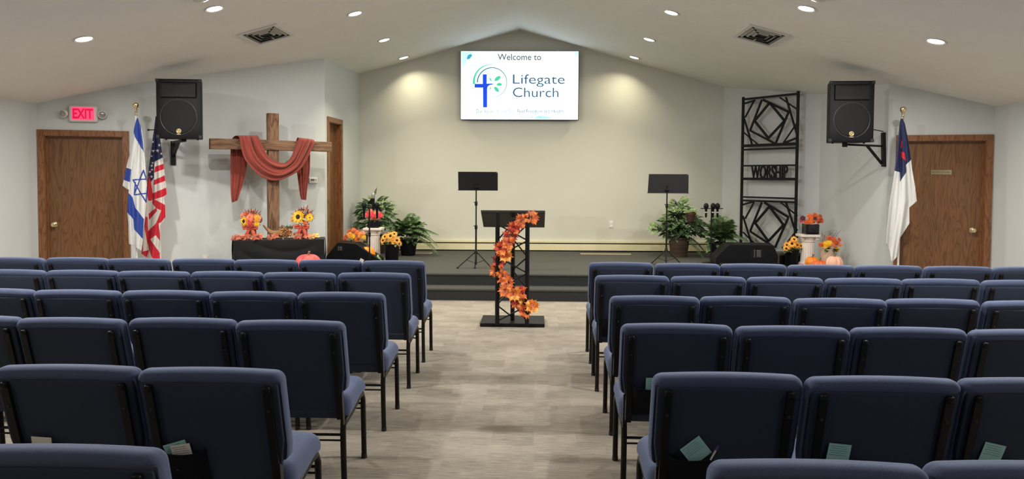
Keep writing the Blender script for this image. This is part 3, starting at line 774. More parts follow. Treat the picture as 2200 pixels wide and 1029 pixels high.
# ------------------------------------------------------------------ music stands
def music_stand(px, pyb, dx0, dx1, dy0, dy1, lab, skew, yaw=0):
    base = on_z(px, pyb, .3); Y = base.y; k = Y/F
    t = thing('music_stand', lab, 'music stand', tuple(base), yaw)
    zt = at(px, dy1, Y).z - .3
    MB().tube([(0, 0, .04), (0, 0, .55)], .0125, 0, 14).tube([(0, 0, .5), (0, 0, zt + .04)], .0095, 0, 14).build('pole', blackm, t)
    for z in (.56, zt - .30 + .12):
        MB().lathe([(.016, -.03), (.019, -.02), (.019, .02), (.014, .03)], 0, 16, T(0, 0, z)).bar((0, 0, z), (-.035, 0, z + .02), .012, .008).build('clamp', blackm, t)
    MB().lathe([(.020, .0), (.020, .05), (.014, .06)], 0, 16, T(0, 0, .19)).build('leg_hub', blackm, t)
    for a_ in (205, 325, 265):
        c_, s_2 = math.cos(math.radians(a_)), math.sin(math.radians(a_)); r = .27 if a_ != 265 else .12
        lg_ = MB().bar((c_*.015, s_2*.015, .215), (c_*r, s_2*r*.9, .012), .016, .010)
        lo_ = lg_.build('leg', blackm, t)
        MB().rbox((c_*r, s_2*r*.9, .012), (.03, .02, .024), .006, 3).build('rubber_foot', rubber, lo_)
        MB().bar((c_*r*.55, s_2*r*.5, .115), (0, 0, .06), .008, .006).build('brace', blackm, t)
    x0, x1 = (dx0 - px)*k, (dx1 - px)*k; z0, z1 = at(px, dy1, Y).z - .3, at(px, dy0, Y).z - .3
    MB().add([(x0+skew[0], -.01, z0), (x1-.012+skew[1], -.01, z0), (x1-.012+skew[3], .05, z1), (x0+skew[2], .05, z1), (x0+skew[0], -.006, z0), (x1-.012+skew[1], -.006, z0), (x1-.012+skew[3], .054, z1), (x0+skew[2], .054, z1)],
             [(0, 1, 2, 3), (7, 6, 5, 4), (0, 4, 5, 1), (1, 5, 6, 2), (2, 6, 7, 3), (3, 7, 4, 0)]).build('desk', plastic, t, smooth=False)
    MB().box((x0, -.006, z0 - .002), (x1, .07, z0 + .006)).build('desk_ledge', plastic, t, smooth=False)
    MB().box((x1 - .03, .045, z0 + .006), (x1, .065, z1 - .01)).build('binder', mat('binder_' + str(px), (.03, .03, .03), .5), t, smooth=False)
    MB().rbox((0, -.018, z0 + .045), (.055, .03, .028), .006, 3).tube([(0, -.01, z0 - .03), (0, -.01, z0 + .11)], .008, 0, 10).build('tilt_bracket', blackm, t)
music_stand(1022.5, 575, 983, 1069, 369, 409, 'black tripod music stand left of the lectern on the stage', (.008, -.012, 0, 0), math.radians(3))
music_stand(1431, 570, 1390, 1477, 374, 415, 'black tripod music stand in front of the right potted plant', (0, -.02, .02, 0), math.radians(-3))

# ------------------------------------------------------------------ microphone stands and microphones
def mic(o, head_r, body_l, lab, silver=False, kind=0):
    t = thing('microphone', lab, 'microphone', tuple(o))
    hm = gray_bulb if silver else grille_m
    MB().lathe([(.012, -body_l), (.014, -body_l+.01), (.017, -.02), (.022, -.004), (.022, 0)], 0, 16).build('handle', plastic, t)
    MB().lathe([(.022, 0), (head_r, head_r*.5), (head_r*1.02, head_r*1.1), (head_r*.8, head_r*1.8), (head_r*.4, head_r*2.15), (.001, head_r*2.25)], 0, 18).build('windscreen', hm, t)
    if kind: MB().lathe([(.0185, 0), (.0185, .012)], 0, 16, T(0, 0, -.06)).build('colour_band', white_m, t)
    return t
def mic_stand(px, pyb, pybar, bx0_, bx1_, lab):
    base = on_z(px, pyb, .3); Y = base.y; k = Y/F; t = thing('microphone_stand', lab, 'microphone stand', tuple(base))
    zb = at(px, pybar, Y).z - .3
    MB().lathe([(.125, 0), (.125, .010), (.10, .018), (.03, .024), (.018, .035)], 0, 32).build('round_base', blackm, t)
    MB().tube([(0, 0, .02), (0, 0, zb)], .010, 0, 14).build('pole', blackm, t)
    MB().lathe([(.016, -.03), (.018, .03)], 0, 14, T(0, 0, zb*.55)).build('height_collar', blackm, t)
    MB().bar(((bx0_-px)*k, 0, zb), ((bx1_-px)*k, 0, zb), .03, .012).build('crossbar', blackm, t)
    return Y, k
Y, k = mic_stand(794, 575, 446, 774, 819, 'black microphone stand in front of the left white column')
mic(at(782, 446, Y-.02), .033, .15, 'black ball-head microphone, leftmost on the left microphone stand')
mic(at(810, 446, Y-.02), .033, .15, 'black ball-head microphone, rightmost on the left microphone stand')
m1 = thing('microphone', 'tall silver-headed wireless microphone in the middle of the left stand', 'microphone', tuple(at(802, 448, Y-.03)))
MB().lathe([(.014, -.02), (.016, 0), (.020, .09), (.020, .14)], 0, 16).build('handle', plastic, m1)
MB().lathe([(.020, .14), (.025, .16), (.026, .19), (.018, .212), (.001, .218)], 0, 18).build('windscreen', gray_bulb, m1)
Y, k = mic_stand(1527, 566, 448, 1504, 1551, 'black microphone stand in front of the right palm')
for px, lab in ((1517, 'black microphone with white band, leftmost on right stand'), (1532, 'black microphone, middle of three on the right stand'), (1541.5, 'black microphone, rightmost of three on the right stand')):
    mic(at(px, 448, Y-.02), .036, .13, lab, kind=1)

# ------------------------------------------------------------------ floor monitors
def monitor(pts, Y, lab, yaw, hx, hy):
    c = at(sum(p[0] for p in pts)/len(pts), 560, Y); base = V((c.x, Y, .3)); t = thing('floor_monitor', lab, 'stage monitor speaker', tuple(base), yaw)
    poly = []
    for p in pts:
        w = at(p[0], p[1], Y); poly.append((w.x - base.x, max(0, w.z - .3)))
    MB().prism(poly, .42, 0).build('cabinet', plastic, t, recalc=True, smooth=False)
    h = at(hx, hy, Y); x, z = h.x - base.x, h.z - .3
    k2 = 1 if hx > 1000 else .55
    MB().box((x-.085*k2, -.004, z-.062*k2), (x+.085*k2, .002, z+.062*k2)).build('handle_recess', grille_m, t, smooth=False)
    hb = MB().rbox((x-.035*k2, -.009, z), (.018, .012, .11*k2), .004, 2).rbox((x+.022*k2, -.009, z), (.062*k2, .008, .10*k2), .003, 2); hb.build('handle', mat('handle_gray_%d' % hx, (.05, .05, .048), .35), t)
    for px_ in (0, 1):
        q = poly[px_*(len(poly)-2)]
        MB().lathe([(.012, 0), (.012, .012)], 0, 12, aim((q[0]*.8, 0, .05), (0, -1, 0))).build('corner_stud', steel, t)
monitor([(698, 566), (703, 549), (726, 521), (764, 524), (815, 560), (815, 566)], 10.45, 'black wedge floor monitor at the left edge of the stage', math.radians(4), 731, 534)
monitor([(1538, 566), (1540, 553), (1568, 526), (1662, 527), (1671, 552), (1669, 566)], 10.35, 'black wedge floor monitor below the metal worship panel', math.radians(-3), 1626, 545)

a_, b_ = at(1668, 541, 11.03), at(1716, 541, 11.03)
ec = thing('equipment_case', 'low black equipment case between the right floor monitor and the daisies', 'case', ((a_.x+b_.x)/2, 11.03, .3))
hh_ = a_.z - .3; w_ = (b_.x - a_.x)
MB().rbox((0, 0, hh_/2), (w_, .24, hh_), .01, 3).build('body', mat('gray_green_case', (.06, .065, .055), .5), ec)
MB().rbox((0, -.122, hh_*.42), (w_*.96, .01, hh_*.72), .004, 2).build('front_panel', plastic, ec)
MB().tube([(-.05, -.125, hh_*.8), (-.05, -.145, hh_*.84), (.05, -.145, hh_*.84), (.05, -.125, hh_*.8)], .006).build('handle', blackm, ec)

# ------------------------------------------------------------------ wall speakers with brackets
def speaker(px0, px1, py0, py1, Y, yaw, depth, lab):
    c = at((px0+px1)/2, (py0+py1)/2, Y); w = (px1-px0)*Y/F; h = (py1-py0)*Y/F
    t = thing('wall_loudspeaker', lab, 'loudspeaker', tuple(c - V((0, 0, h/2))), yaw)
    def trap(p):
        k = (p.y/depth); return V((p.x*(1 - .30*max(0, k)), p.y, p.z))
    MB().rbox((0, depth/2, h/2), (w, depth, h), .014, 3, fn=trap).build('cabinet', plastic, t, recalc=True)
    # horn recess
    hz0, hz1 = h*.70, h*.93; a_ = w*.37; b_ = w*.20
    hb = MB()
    O = [(-a_, -.003, hz0), (a_, -.003, hz0), (a_, -.003, hz1), (-a_, -.003, hz1)]
    I = [(-b_, -.0005, hz0+.035), (b_, -.0005, hz0+.035), (b_, -.0005, hz1-.02), (-b_, -.0005, hz1-.02)]
    Z0 = [(-a_-.012, -.014, hz0-.012), (a_+.012, -.014, hz0-.012), (a_+.012, -.014, hz1+.008), (-a_-.012, -.014, hz1+.008)]
    for A_, B_ in ((Z0, O), (O, I)):
        hb.add(list(map(V, A_)) + list(map(V, B_)), [(i, (i+1) % 4, (i+1) % 4 + 4, i+4) for i in range(4)])
    hb.add([V(p) for p in I], [(0, 1, 2, 3)])
    hb.build('horn', cone_m, t, smooth=False)
    r = w*.40; zc = h*.36
    MB().lathe([(r-.02, 0), (r-.02, .003), (.001, .004)], 0, 48, aim((0, 0, zc), (0, -1, 0))).build('woofer_grille', grille_m, t)
    MB().tube([(r*math.cos(2*PI*i/60), -.005, zc + r*math.sin(2*PI*i/60)) for i in range(61)], .0028, 0, 6).build('grille_ring', mat('ring_gray', (.06, .06, .062), .35), t)
    e = MB(); ez = zc - r + .045; er = w*.046
    e.tube([(er*math.cos(2*PI*i/32), -.009, ez + er*math.sin(2*PI*i/32)) for i in range(33)], .004, 0, 6)
    for k in range(3):
        a2 = PI/2 + k*2*PI/3
        for da in (-.22, 0, .22): e.bar((0, -.009, ez), (er*.8*math.cos(a2+da), -.009, ez + er*.8*math.sin(a2+da)), .0028, .003)
        e.bar((0, -.009, ez), (-er*.9*math.cos(a2), -.009, ez - er*.9*math.sin(a2)), .0035, .003)
    text_into(e, 'YAMAHA', er*2.1, er*.45, T(0, -.009, 0), bold=.03, cx=0, cz=ez - er*1.55)
    e.build('maker_emblem', gold, t)
    ft = MB()
    for sx in (-1, 1):
        for zz in (.02, h-.02): ft.rbox((sx*(w/2-.018), .006, zz), (.04, .03, .04), .008, 2)
        ft.lathe([(.012, -.014), (.014, .002)], 0, 12, T(sx*w*.35, .1, 0))
    ft.build('corner_guard', rubber, t)
    return t, c, w, h
Ls, lc, lw, lh = speaker(336, 432, 169, 298, 8.86, math.radians(7), .30, 'black loudspeaker mounted on the left wall above the American flag')
Rs, rc, rw, rh = speaker(1784, 1876, 175, 304, 8.95, math.radians(-4), .34, 'black loudspeaker mounted on the right wall beside the metal panel')
# left bracket: plate on the angled wall, arm toward the room
n_l = V((.581, -.814, 0))
def wall_pt(px, py, p, q):
    p3, q3 = V((*p, 0)), V((*q, 0)); x = (q3 - p3).normalized(); n = V((0, 0, 1)).cross(x); return on_plane(px, py, p3, n), x, -n
bl = thing('speaker_bracket', 'black wall bracket under the left loudspeaker', 'bracket')
P0, xw, nw = wall_pt(372, 300, pB, pC); P1, _, _ = wall_pt(372, 355, pB, pC)
bl.location = P1
zs = lc.z - lh/2
MB().bar(V((P1.x, P1.y, zs)) + nw*.012, P1 + nw*.012, .06, .02, 0, tuple(nw)).build('wall_plate', blackm, bl, world=True)
S0 = V((lc.x + .0, 8.86 + .12, zs - .018)); S1 = V((P1.x, P1.y, zs - .018)) + nw*.02
MB().bar(S1, S0, .045, .03).build('arm', blackm, bl, world=True)
MB().bar(V((P1.x, P1.y, P1.z + .12)) + nw*.02, S1 + (S0 - S1)*.55, .035, .03).build('brace', blackm, bl, world=True)
MB().lathe([(.03, -.03), (.03, 0)], 0, 16, T(*(S0 + V((0, .0, .018))))).build('mount_cup', blackm, bl, world=True)
rk = V((lc.x - .20, 8.86 + .22, at(320, 279, 9.1).z)); rk2 = at(319, 279, 9.12)
MB().tube([rk, rk2], .006).lathe([(.001, -.014), (.012, -.008), (.014, 0), (.012, .008), (.001, .014)], 0, 12, T(*rk2)).build('safety_rod', blackm, bl, world=True)
# right bracket on the return wall
br_ = thing('speaker_bracket', 'black triangular wall bracket under the right loudspeaker', 'bracket')
P0, xw, nw = wall_pt(1901, 285, pF, pG); P1, _, _ = wall_pt(1902, 358, pF, pG); br_.location = P1
zs = rc.z - rh/2 - .022
MB().bar(P0 + nw*.02, P1 + nw*.02, .045, .04, 0, tuple(nw)).build('wall_plate', blackm, br_, world=True)
S1 = V((P0.x, P0.y, zs)) + nw*.03; S0 = V((rc.x - .02, 8.95 + .13, zs))
MB().bar(S1, S0, .03, .024).build('arm', blackm, br_, world=True)
MB().bar(V((P0.x, P0.y, zs - .22)) + nw*.03, S1 + (S0 - S1)*.42, .026, .024).build('brace', blackm, br_, world=True)
MB().lathe([(.03, -.03), (.03, .022)], 0, 16, T(*S0)).build('mount_cup', blackm, br_, world=True)
MB().tube([V((rc.x + rw*.3, 8.95+.2, rc.z-.16)), V((P0.x, P0.y, rc.z - .20)) + nw*.02], .006).build('safety_rod', blackm, br_, world=True)

# ------------------------------------------------------------------ cross with drape
xb = V((.825, .565, 0)).normalized(); nb = V((xb.y, -xb.x, 0))        # along the beam; toward the camera
cc = at(586, 310, 9.93)
cr_ = thing('wooden_cross', 'tall weathered wooden cross behind the black-draped table', 'cross', (cc.x, cc.y, 0))
def bp(px, py, off=0): return on_plane(px, py, cc + nb*off, nb)
zt_ = bp(586, 244).z; zb0 = bp(451, 297, .05).z; zb1 = bp(451, 320, .05).z; zc = (zb0+zb1)/2
x0 = (bp(451, 308, .05) - cc).dot(xb); x1 = (bp(712, 315, .05) - cc).dot(xb)
Mx = frame((cc.x, cc.y, 0), xb, -nb, (0, 0, 1))
def rough(p): return V((p.x + .0025*math.sin(p.z*9 + p.y*40), p.y + .002*math.sin(p.z*13), p.z + .0025*math.sin(p.x*11 + 2)))
MB().rbox((0, 0, (zt_+.0)/2), (.142, .10, zt_), .006, 2, fn=rough).build('upright_beam', barn, cr_, recalc=True).matrix_basis = Mx.copy() if False else Matrix.Identity(4)
cr_.matrix_basis = Mx
barn_h = wood('weathered_crossbeam', (.075, .034, .016), (.185, .092, .045), (.26, .145, .08), 2.2, .8, 1.6)
for nd in barn_h.node_tree.nodes:
    if nd.type == 'MAPPING':
        s_ = nd.inputs['Scale'].default_value; nd.inputs['Scale'].default_value = (s_[2], s_[1], s_[0])
MB().rbox(((x0+x1)/2, -.030, zc), (x1-x0, .088, .136), .006, 2, fn=rough).build('crossbeam', barn_h, cr_, recalc=True)
MB().box((-.26, -.04, 0), (.26, .06, .05)).box((-.05, -.10, 0), (.05, .26, .05)).build('foot', barn, cr_, smooth=False)
# drape stations: (edge1 px, edge2 px, offset toward camera)
stn = [((500, 436), (512, 431), -.06), ((498, 418), (518, 415), -.06), ((497.5, 395), (527, 385), -.065), ((497.5, 360), (533, 358), -.07), ((498, 325), (536, 325), -.075), ((500, 303), (543, 302), -.085), ((503, 294.5), (548, 293.5), -.04),
       ((508, 292), (552, 291), .02), ((511, 298), (553, 297), .09), ((514, 318), (559, 312), .105), ((520, 340), (566, 327), .12), ((534, 360), (573, 338), .13), ((556, 379), (584, 346), .135), ((582, 388), (598, 350), .135),
       ((607, 382), (609, 349), .135), ((636, 366), (619, 338), .13), ((652, 345), (627, 320), .115), ((664, 322), (633, 306), .105), ((671, 306), (637, 298), .09), ((671, 300), (639, 296), .02), ((669, 301), (640, 297), -.04), ((669, 306), (640, 304), -.085), ((670, 330), (637, 328), -.08), ((669, 365), (640, 360), -.07), ((664, 400), (644, 392), -.065), ((661, 424), (648, 420), -.06), ((660, 430), (651, 429), -.06)]
def cat(vals, t):
    n = len(vals)-1; x = t*n; i = min(int(x), n-1); f = x - i
    p0, p1, p2, p3 = vals[max(i-1, 0)], vals[i], vals[i+1], vals[min(i+2, n)]
    return [(.5*((2*b1) + (-a1+c1)*f + (2*a1-5*b1+4*c1-d1)*f*f + (-a1+3*b1-3*c1+d1)*f**3)) for a1, b1, c1, d1 in zip(p0, p1, p2, p3)]
flat = [(*a_, *b_, c_) for a_, b_, c_ in stn]
def drape(u, v):
    ax, ay, bx, by, off = cat(flat, v)
    w = math.sin(PI*u)
    amp = .022 if .27 < v < .73 else .014
    near = min(1, abs(v - .24)*9, abs(v - .76)*9)
    fold = amp*(.25+.75*near)*(math.sin(u*14 + 5*v + 1.5*math.sin(6*v)) + .7*math.sin(u*25 - 13*v + 1) + .3*math.sin(u*47 + 9*v + 2*math.sin(5*u)))
    p = bp(ax + (bx-ax)*u, ay + (by-ay)*u, 0)
    return p + nb*(off + fold*w**.4 + (.02*w if .27 < v < .73 else 0))
dr_ = MB().grid(drape, 56, 240)
dro = dr_.build('draped_cloth', rust, ang=80); tag(dro, 'rust red cloth swagged over the arms of the wooden cross', 'cloth')
sm = dro.modifiers.new('thickness', 'SOLIDIFY'); sm.thickness = .004

# ------------------------------------------------------------------ draped table
tl, tr_ = at(501, 519, 9.22), at(697, 513, 9.55)
tz = .735; tl.z = tr_.z = 0
xt = (tr_ - tl).normalized(); Lt = (tr_ - tl).length; yt = V((-xt.y, xt.x, 0))
tb = thing('altar_table', 'narrow table under a black cloth in front of the cross', 'table'); tb.matrix_basis = frame(tl, xt, yt, (0, 0, 1)); TD = .36
MB().box((.01, .01, tz-.03), (Lt-.01, TD-.01, tz-.004)).build('tabletop', wood('table_wood', (.1, .05, .02), (.2, .1, .05), (.25, .14, .07)), tb, smooth=False)
for x in (.04, Lt-.04):
    for y in (.04, TD-.04): MB().box((x-.02, y-.02, 0), (x+.02, y+.02, tz-.03)).build('leg', blackm, tb, smooth=False)
cb = MB()
def front(u, v):
    x = Lt*u; sag = .03*math.sin(PI*u)*(1-v)*0
    f = .012*v*(math.sin(u*13 + 5*v) + .5*math.sin(u*29))
    q_ = v + .9*(u - .52)**2*2.2; sw = .030*math.sin(10.5*q_ + 1.2*math.sin(4*u))*math.sin(PI*u)**.6*min(1, v*5)
    return V((x, -.012 - f*.6 - abs(sw), tz - .0 - (tz - .02)*v))
cb.grid(front, 60, 50)
cb.grid(lambda u, v: V((Lt + .010 + .006*math.sin(v*9)*1, -.012 + (TD+.02)*u, tz - (tz-.02)*v)), 12, 20)
cb.grid(lambda u, v: V((-.010 - .006*math.sin(v*9), TD + .008 - (TD+.02)*u, tz - (tz-.02)*v)), 12, 20)
cb.grid(lambda u, v: V((Lt*(1-u), TD + .01 + .004*math.sin(u*20), tz - (tz-.02)*v)), 20, 20)
cb.grid(lambda u, v: V((-.010 + (Lt+.02)*u, -.012 + (TD+.022)*v, tz + .001*math.sin(u*30))), 20, 8)
co = cb.build('tablecloth', black_cloth, ang=60); co.matrix_basis = tb.matrix_basis.copy(); tag(co, 'black cloth draped to the floor over the table before the cross', 'tablecloth')
sm = co.modifiers.new('thickness', 'SOLIDIFY'); sm.thickness = .003
def on_table(px, back=.18):
    # point on table top below pixel column px at distance `back` from front edge
    p0 = tl + yt*back; n = yt; q = on_plane(px, 500, p0, n); return V((q.x, q.y, tz + .002))
# bouquets in ribboned vases
def bouquet(px, lab, flowers, zc_):
    b0 = on_table(px, .17)
    t = thing('ribboned_bouquet', lab, 'flower arrangement', tuple(b0)); hv = .165
    MB().lathe([(.048, 0), (.050, .01), (.050, hv*.7), (.054, hv), (.049, hv), (.045, hv-.01)], 0, 24).build('vase', vase_m, t)
    rb = MB()
    for (a_, b_, c_) in (((-.012, -.058, .145), (-.045, -.072, .08), (-.062, -.062, .004)), ((.012, -.058, .145), (.04, -.072, .085), (.068, -.066, .008))):
        pts = [V(a_).lerp(V(b_), s_/5) for s_ in range(6)] + [V(b_).lerp(V(c_), s_/5) for s_ in range(1, 6)]
        rb.grid(lambda u, v: pts[min(10, int(v*10+.01))] + V(((u-.5)*.046, .008*math.sin(u*6 + v*5), 0)), 4, 10)
    for s_ in (-1, 1):
        rb.tube([(0, -.06, .150), (s_*.05, -.075, .175), (s_*.090, -.07, .165), (s_*.085, -.066, .14), (s_*.035, -.064, .138), (0, -.06, .150)], [.008, .018, .020, .018, .013, .008], 0, 8)
    rb.tube([(.056*math.cos(a_*PI/12), .056*math.sin(a_*PI/12), .15) for a_ in range(25)], .013, 0, 6)
    rb.build('ribbon_bow', ribbon_m, t)
    fb = MB()
    for i in range(80):
        d = rdir((0, -.1, .25), 1); d.y *= .7; maple(fb, V((0, 0, zc_)) + V((d.x*1.15, d.y, d.z))*rnd.uniform(.08, .118), d, rnd.uniform(0, 6), rnd.uniform(.028, .042), rnd.choice([0, 1, 1, 2, 3]))
    for i in range(46):
        d = rdir((0, -.1, .5), 1); p = V((0, 0, zc_)) + d*.09; l_ = rnd.uniform(.035, .085); c_ = rnd.choice([1, 2, 2, 3])
        fb.tube([p, p + d*l_*.6, p + d*l_ + V((0, 0, .006))], [.004, .006, .001], c_, 5)
    fb.build('foliage', [green_d, mp_brown, MATS['plum_stem'], mp_orange], t)
    for (dx, dz, r, m_, pet, eye, kind) in flowers:
        o_ = V((dx, -.12 + abs(dx)*.35, zc_ + dz)); n_ = V((dx*1.6, -.20, dz*.9 + .02)).normalized()
        if kind: mum(t, o_, n_, r, m_)
        else: flower(t, o_, n_, r, m_, pet, 2, eye, .12, 1.25)
    return t
leafmat('plum_stem', (.10, .03, .04), (.26, .09, .07))
bouquet(542, 'round bouquet with orange peony between sunflowers, left end of table', [(-.065, -.02, .072, pt_yellow, 15, .36, 0), (.018, .025, .062, pt_coral, 0, 0, 1), (.015, -.045, .052, mp_red, 0, 0, 1), (.092, .02, .058, pt_gold, 14, 0, 1), (-.03, .07, .04, pt_dkorange, 0, 0, 1), (.09, -.05, .045, pt_yellow, 0, 0, 1), (-.09, .055, .038, pt_coral, 0, 0, 1)], .255)
bouquet(652, 'bouquet with one large yellow sunflower, right end of table', [(-.03, .01, .098, pt_yellow, 22, .34, 0), (.105, .0, .062, pt_yellow, 16, .1, 0), (.05, -.065, .035, mp_orange, 0, 0, 1), (-.115, -.03, .04, pt_gold, 0, 0, 1)], .275)
# cornucopia
c0_ = on_table(606, .12); t = thing('cornucopia', 'wicker horn of plenty spilling dried husks in front of the cross', 'cornucopia', tuple(c0_))
k = c0_.y/F
hp = [(-42, 27), (-34, 19), (-24, 11.5), (-12, 9), (0, 10), (14, 13)]
hr = [3, 5, 8, 11, 13.5, 15]
hpts = [V((x*k, .02 - .02*i/5, z*k + .012)) for i, (x, z) in enumerate(hp)]
fine = []; fr_ = []
for i in range(41):
    r_ = cat([(*p, hr[j]*k*.62) for j, p in enumerate(hpts)], i/40); fine.append(V(r_[:3])); fr_.append(r_[3]*(1 + .06*(i % 2)))
MB().tube(fine, fr_, 0, 18).build('wicker_horn', straw, t)
hb = MB()
for i in range(120):
    p = V((rnd.uniform(-.005, .135), rnd.uniform(-.075, .0), rnd.uniform(.02, .14))); d = rdir((.2, -.6, .5), .8)
    q1 = p + d*.03; q2 = q1 + rdir((0, 0, 0), 1)*.025
    hb.tube([p, q1, q2], [.004, .005, .002], rnd.choice([0, 0, 1, 2]), 5)
hb.build('dried_husks', [husk, straw, mp_brown], t)
gb = MB()
for i in range(30):
    p = V((rnd.uniform(-.02, .15), rnd.uniform(-.04, .03), .13)); d = rdir((0, 0, 1), .8); gb.tube([p, p + d*.035, p + d*rnd.uniform(.05, .07) + V((.01, 0, -.005))], [.003, .006, .001], rnd.choice([0, 0, 1]), 5)
gb.build('sprigs', [green_m, straw], t)
for i, px in enumerate((507, 513, 520, 526, 533, 540, 549, 556, 563, 583, 590, 632, 641, 652, 660, 668, 676)):
    b0 = on_table(px, .03 + .05*((i*7) % 3)); m_ = [mp_brown, mp_rust, mp_coral, mp_brown, mp_rust, husk][i % 6] if px < 660 else [husk, mp_yellow, mp_coral][i % 3]
    wh = 'left' if px < 570 else ('centre' if px < 620 else 'right')
    idx_ = {507: 'red-brown maple leaf sprig on the far left corner of the table', 668: 'yellow maple leaf beside the right bouquet', 676: 'pale yellow leaf nearest the right corner of the table', 632: 'red maple leaf hanging over the table edge right of the cornucopia'}.get(px)
    lab = idx_ or {'left': 'silk autumn leaves scattered on table around the left bouquet', 'centre': 'silk autumn leaves on table at the tail of the cornucopia', 'right': 'silk autumn leaves on table around the right bouquet'}[wh]
    t = thing('silk_leaf_sprig', lab, 'leaves', tuple(b0), group=('table leaves by the %s' % wh) if not idx_ else None)
    lb = MB()
    for j in range(4):
        o_ = V((rnd.uniform(-.035, .035), rnd.uniform(-.03, .01), .024 + .008*j)); maple(lb, o_, rdir((0, -.8, .7), .4), rnd.uniform(0, 6), rnd.uniform(.042, .060))
    if px == 632: maple(lb, V((.0, -.065, -.012)), V((0, -1, .3)), 3.3, .062)
    lb.build('leaves', m_, t, ang=25); MB().tube([(-.03, 0, .006), (.03, .01, .010)], .0025, 0, 5).build('stem', stem_m, t)

# ------------------------------------------------------------------ flags
def inpoly(x, y, P):
    c = False; n = len(P)
    for i in range(n):
        x1_, y1_ = P[i]; x2_, y2_ = P[i-1]
        if (y1_ > y) != (y2_ > y) and x < (x2_-x1_)*(y-y1_)/(y2_-y1_)+x1_: c = not c
    return c
def seg_d(x, y, a_, b_):
    dx, dy = b_[0]-a_[0], b_[1]-a_[1]; t = max(0, min(1, ((x-a_[0])*dx+(y-a_[1])*dy)/(dx*dx+dy*dy))); return math.hypot(x-a_[0]-t*dx, y-a_[1]-t*dy)
def lerp_rows(R, y):
    if y <= R[0][0]: return R[0][1:]
    for r1, r2 in zip(R, R[1:]):
        if y <= r2[0]:
            t = (y-r1[0])/max(1e-6, r2[0]-r1[0]); return (r1[1]+(r2[1]-r1[1])*t, r1[2]+(r2[2]-r1[2])*t)
    return R[-1][1:]
def flag(lab, R, E_, Y, colfn, mats, pole_top, pole_bot, seed, nu=130, nv=420, cloth_lab=None):
    y0, y1 = R[0][0], R[-1][0]
    base = at(pole_bot[0], 560, Y + .03); base.z = 0
    if True:
        pt = at(pole_top[0], pole_top[1], Y + .03); pb = V((base.x, base.y, .0))
    t = thing('flag_on_pole', lab, 'flag', tuple(base))
    def fp(u, v):
        py = y0 + (y1-y0)*v; l, r = lerp_rows(E_, py); px = l + (r-l)*u
        w = min(1, v*4); f = .020*w*(math.sin(u*11 + seed + v*2.2) + .55*math.sin(u*21 - v*4 + seed*2) + .2*math.sin(u*37 + v*3)) + .006*math.sin(v*9+u*3+seed)
        p = at(px, py, Y); return p + (p - CAM).normalized()*(f - .02)
    def mf(u, v):
        py = y0 + (y1-y0)*v; l, r = lerp_rows(E_, py); px = l + (r-l)*u; l2, r2 = lerp_rows(R, py)
        return colfn(px, py) if l2 <= px <= r2 else 9
    fm = MB().grid(fp, nu, nv, mfn=mf); keep = [i for i, q in enumerate(fm.m) if q != 9]; fm.f = [fm.f[i] for i in keep]; fm.m = [fm.m[i] for i in keep]
    fo = fm.build('flag_cloth', mats, t, world=True, ang=80)
    sm = fo.modifiers.new('thickness', 'SOLIDIFY'); sm.thickness = .0025
    MB().tube([pb + V((0, 0, .05)), pt], .011, 0, 14).build('pole', white_m, t, world=True)
    MB().lathe([(.15, 0), (.15, .015), (.12, .035), (.03, .05), (.02, .11), (.001, .11)], 0, 32, T(*pb)).build('base', brass, t, world=True)
    if pole_top[2]:
        MB().lathe([(.012, -.10), (.013, -.06), (.018, -.055), (.012, -.045), (.013, -.03), (.020, -.022), (.012, -.012), (.016, -.006), (.030, .006), (.037, .022), (.037, .034), (.030, .050), (.014, .060), (.001, .063)], 0, 24, T(*pt)).build('ball_finial', brass, t, world=True)
    return t
isr_b = [[(295, 250), (302, 266), (309.5, 328), (290, 294), (287, 280)], [(270, 360), (282, 363.5), (279, 391), (264, 386)],
         [(274, 412), (285, 424), (291, 446), (309, 470), (306.5, 513), (288, 492), (286, 471), (272, 454)]]
star = [((308, 366), (289, 417)), ((308, 366), (316, 390)), ((286, 386.5), (318, 384.5)), ((286, 386.5), (313.5, 434)), ((289, 418.5), (318, 415)), ((318, 384.5), (313.5, 434)), ((291, 392), (289, 417))]
def isr(x, y):
    if any(inpoly(x, y, p) for p in isr_b): return 1
    if any(seg_d(x, y, *s_) < 1.5 for s_ in star): return 1
    return 0
flag('white Israeli flag with blue star and stripes hanging beside the left door',
     [(254, 294, 296.5), (262, 291, 299), (279, 287.5, 305), (300, 288, 308), (330, 280, 310), (362, 270, 313), (399, 263.5, 315), (404, 270, 316), (408, 277, 316), (430, 275, 315), (455, 273.5, 313), (480, 276, 310), (515, 277, 307), (524, 277.5, 306), (527, 286, 305), (538, 301, 304)],
     [(254, 293.5, 297), (262, 290.5, 300), (300, 284, 310), (400, 263, 316.5), (470, 268, 313.5), (538, 274, 306)], 8.88, isr, [white_cloth, blue_cloth], (292, 231, 1), (293, 556), 1)
canton = [(330, 248), (345, 248), (345, 300), (349.5, 338.5), (332, 347.5), (331, 382), (324, 391), (320, 379), (312, 380), (318, 320)]
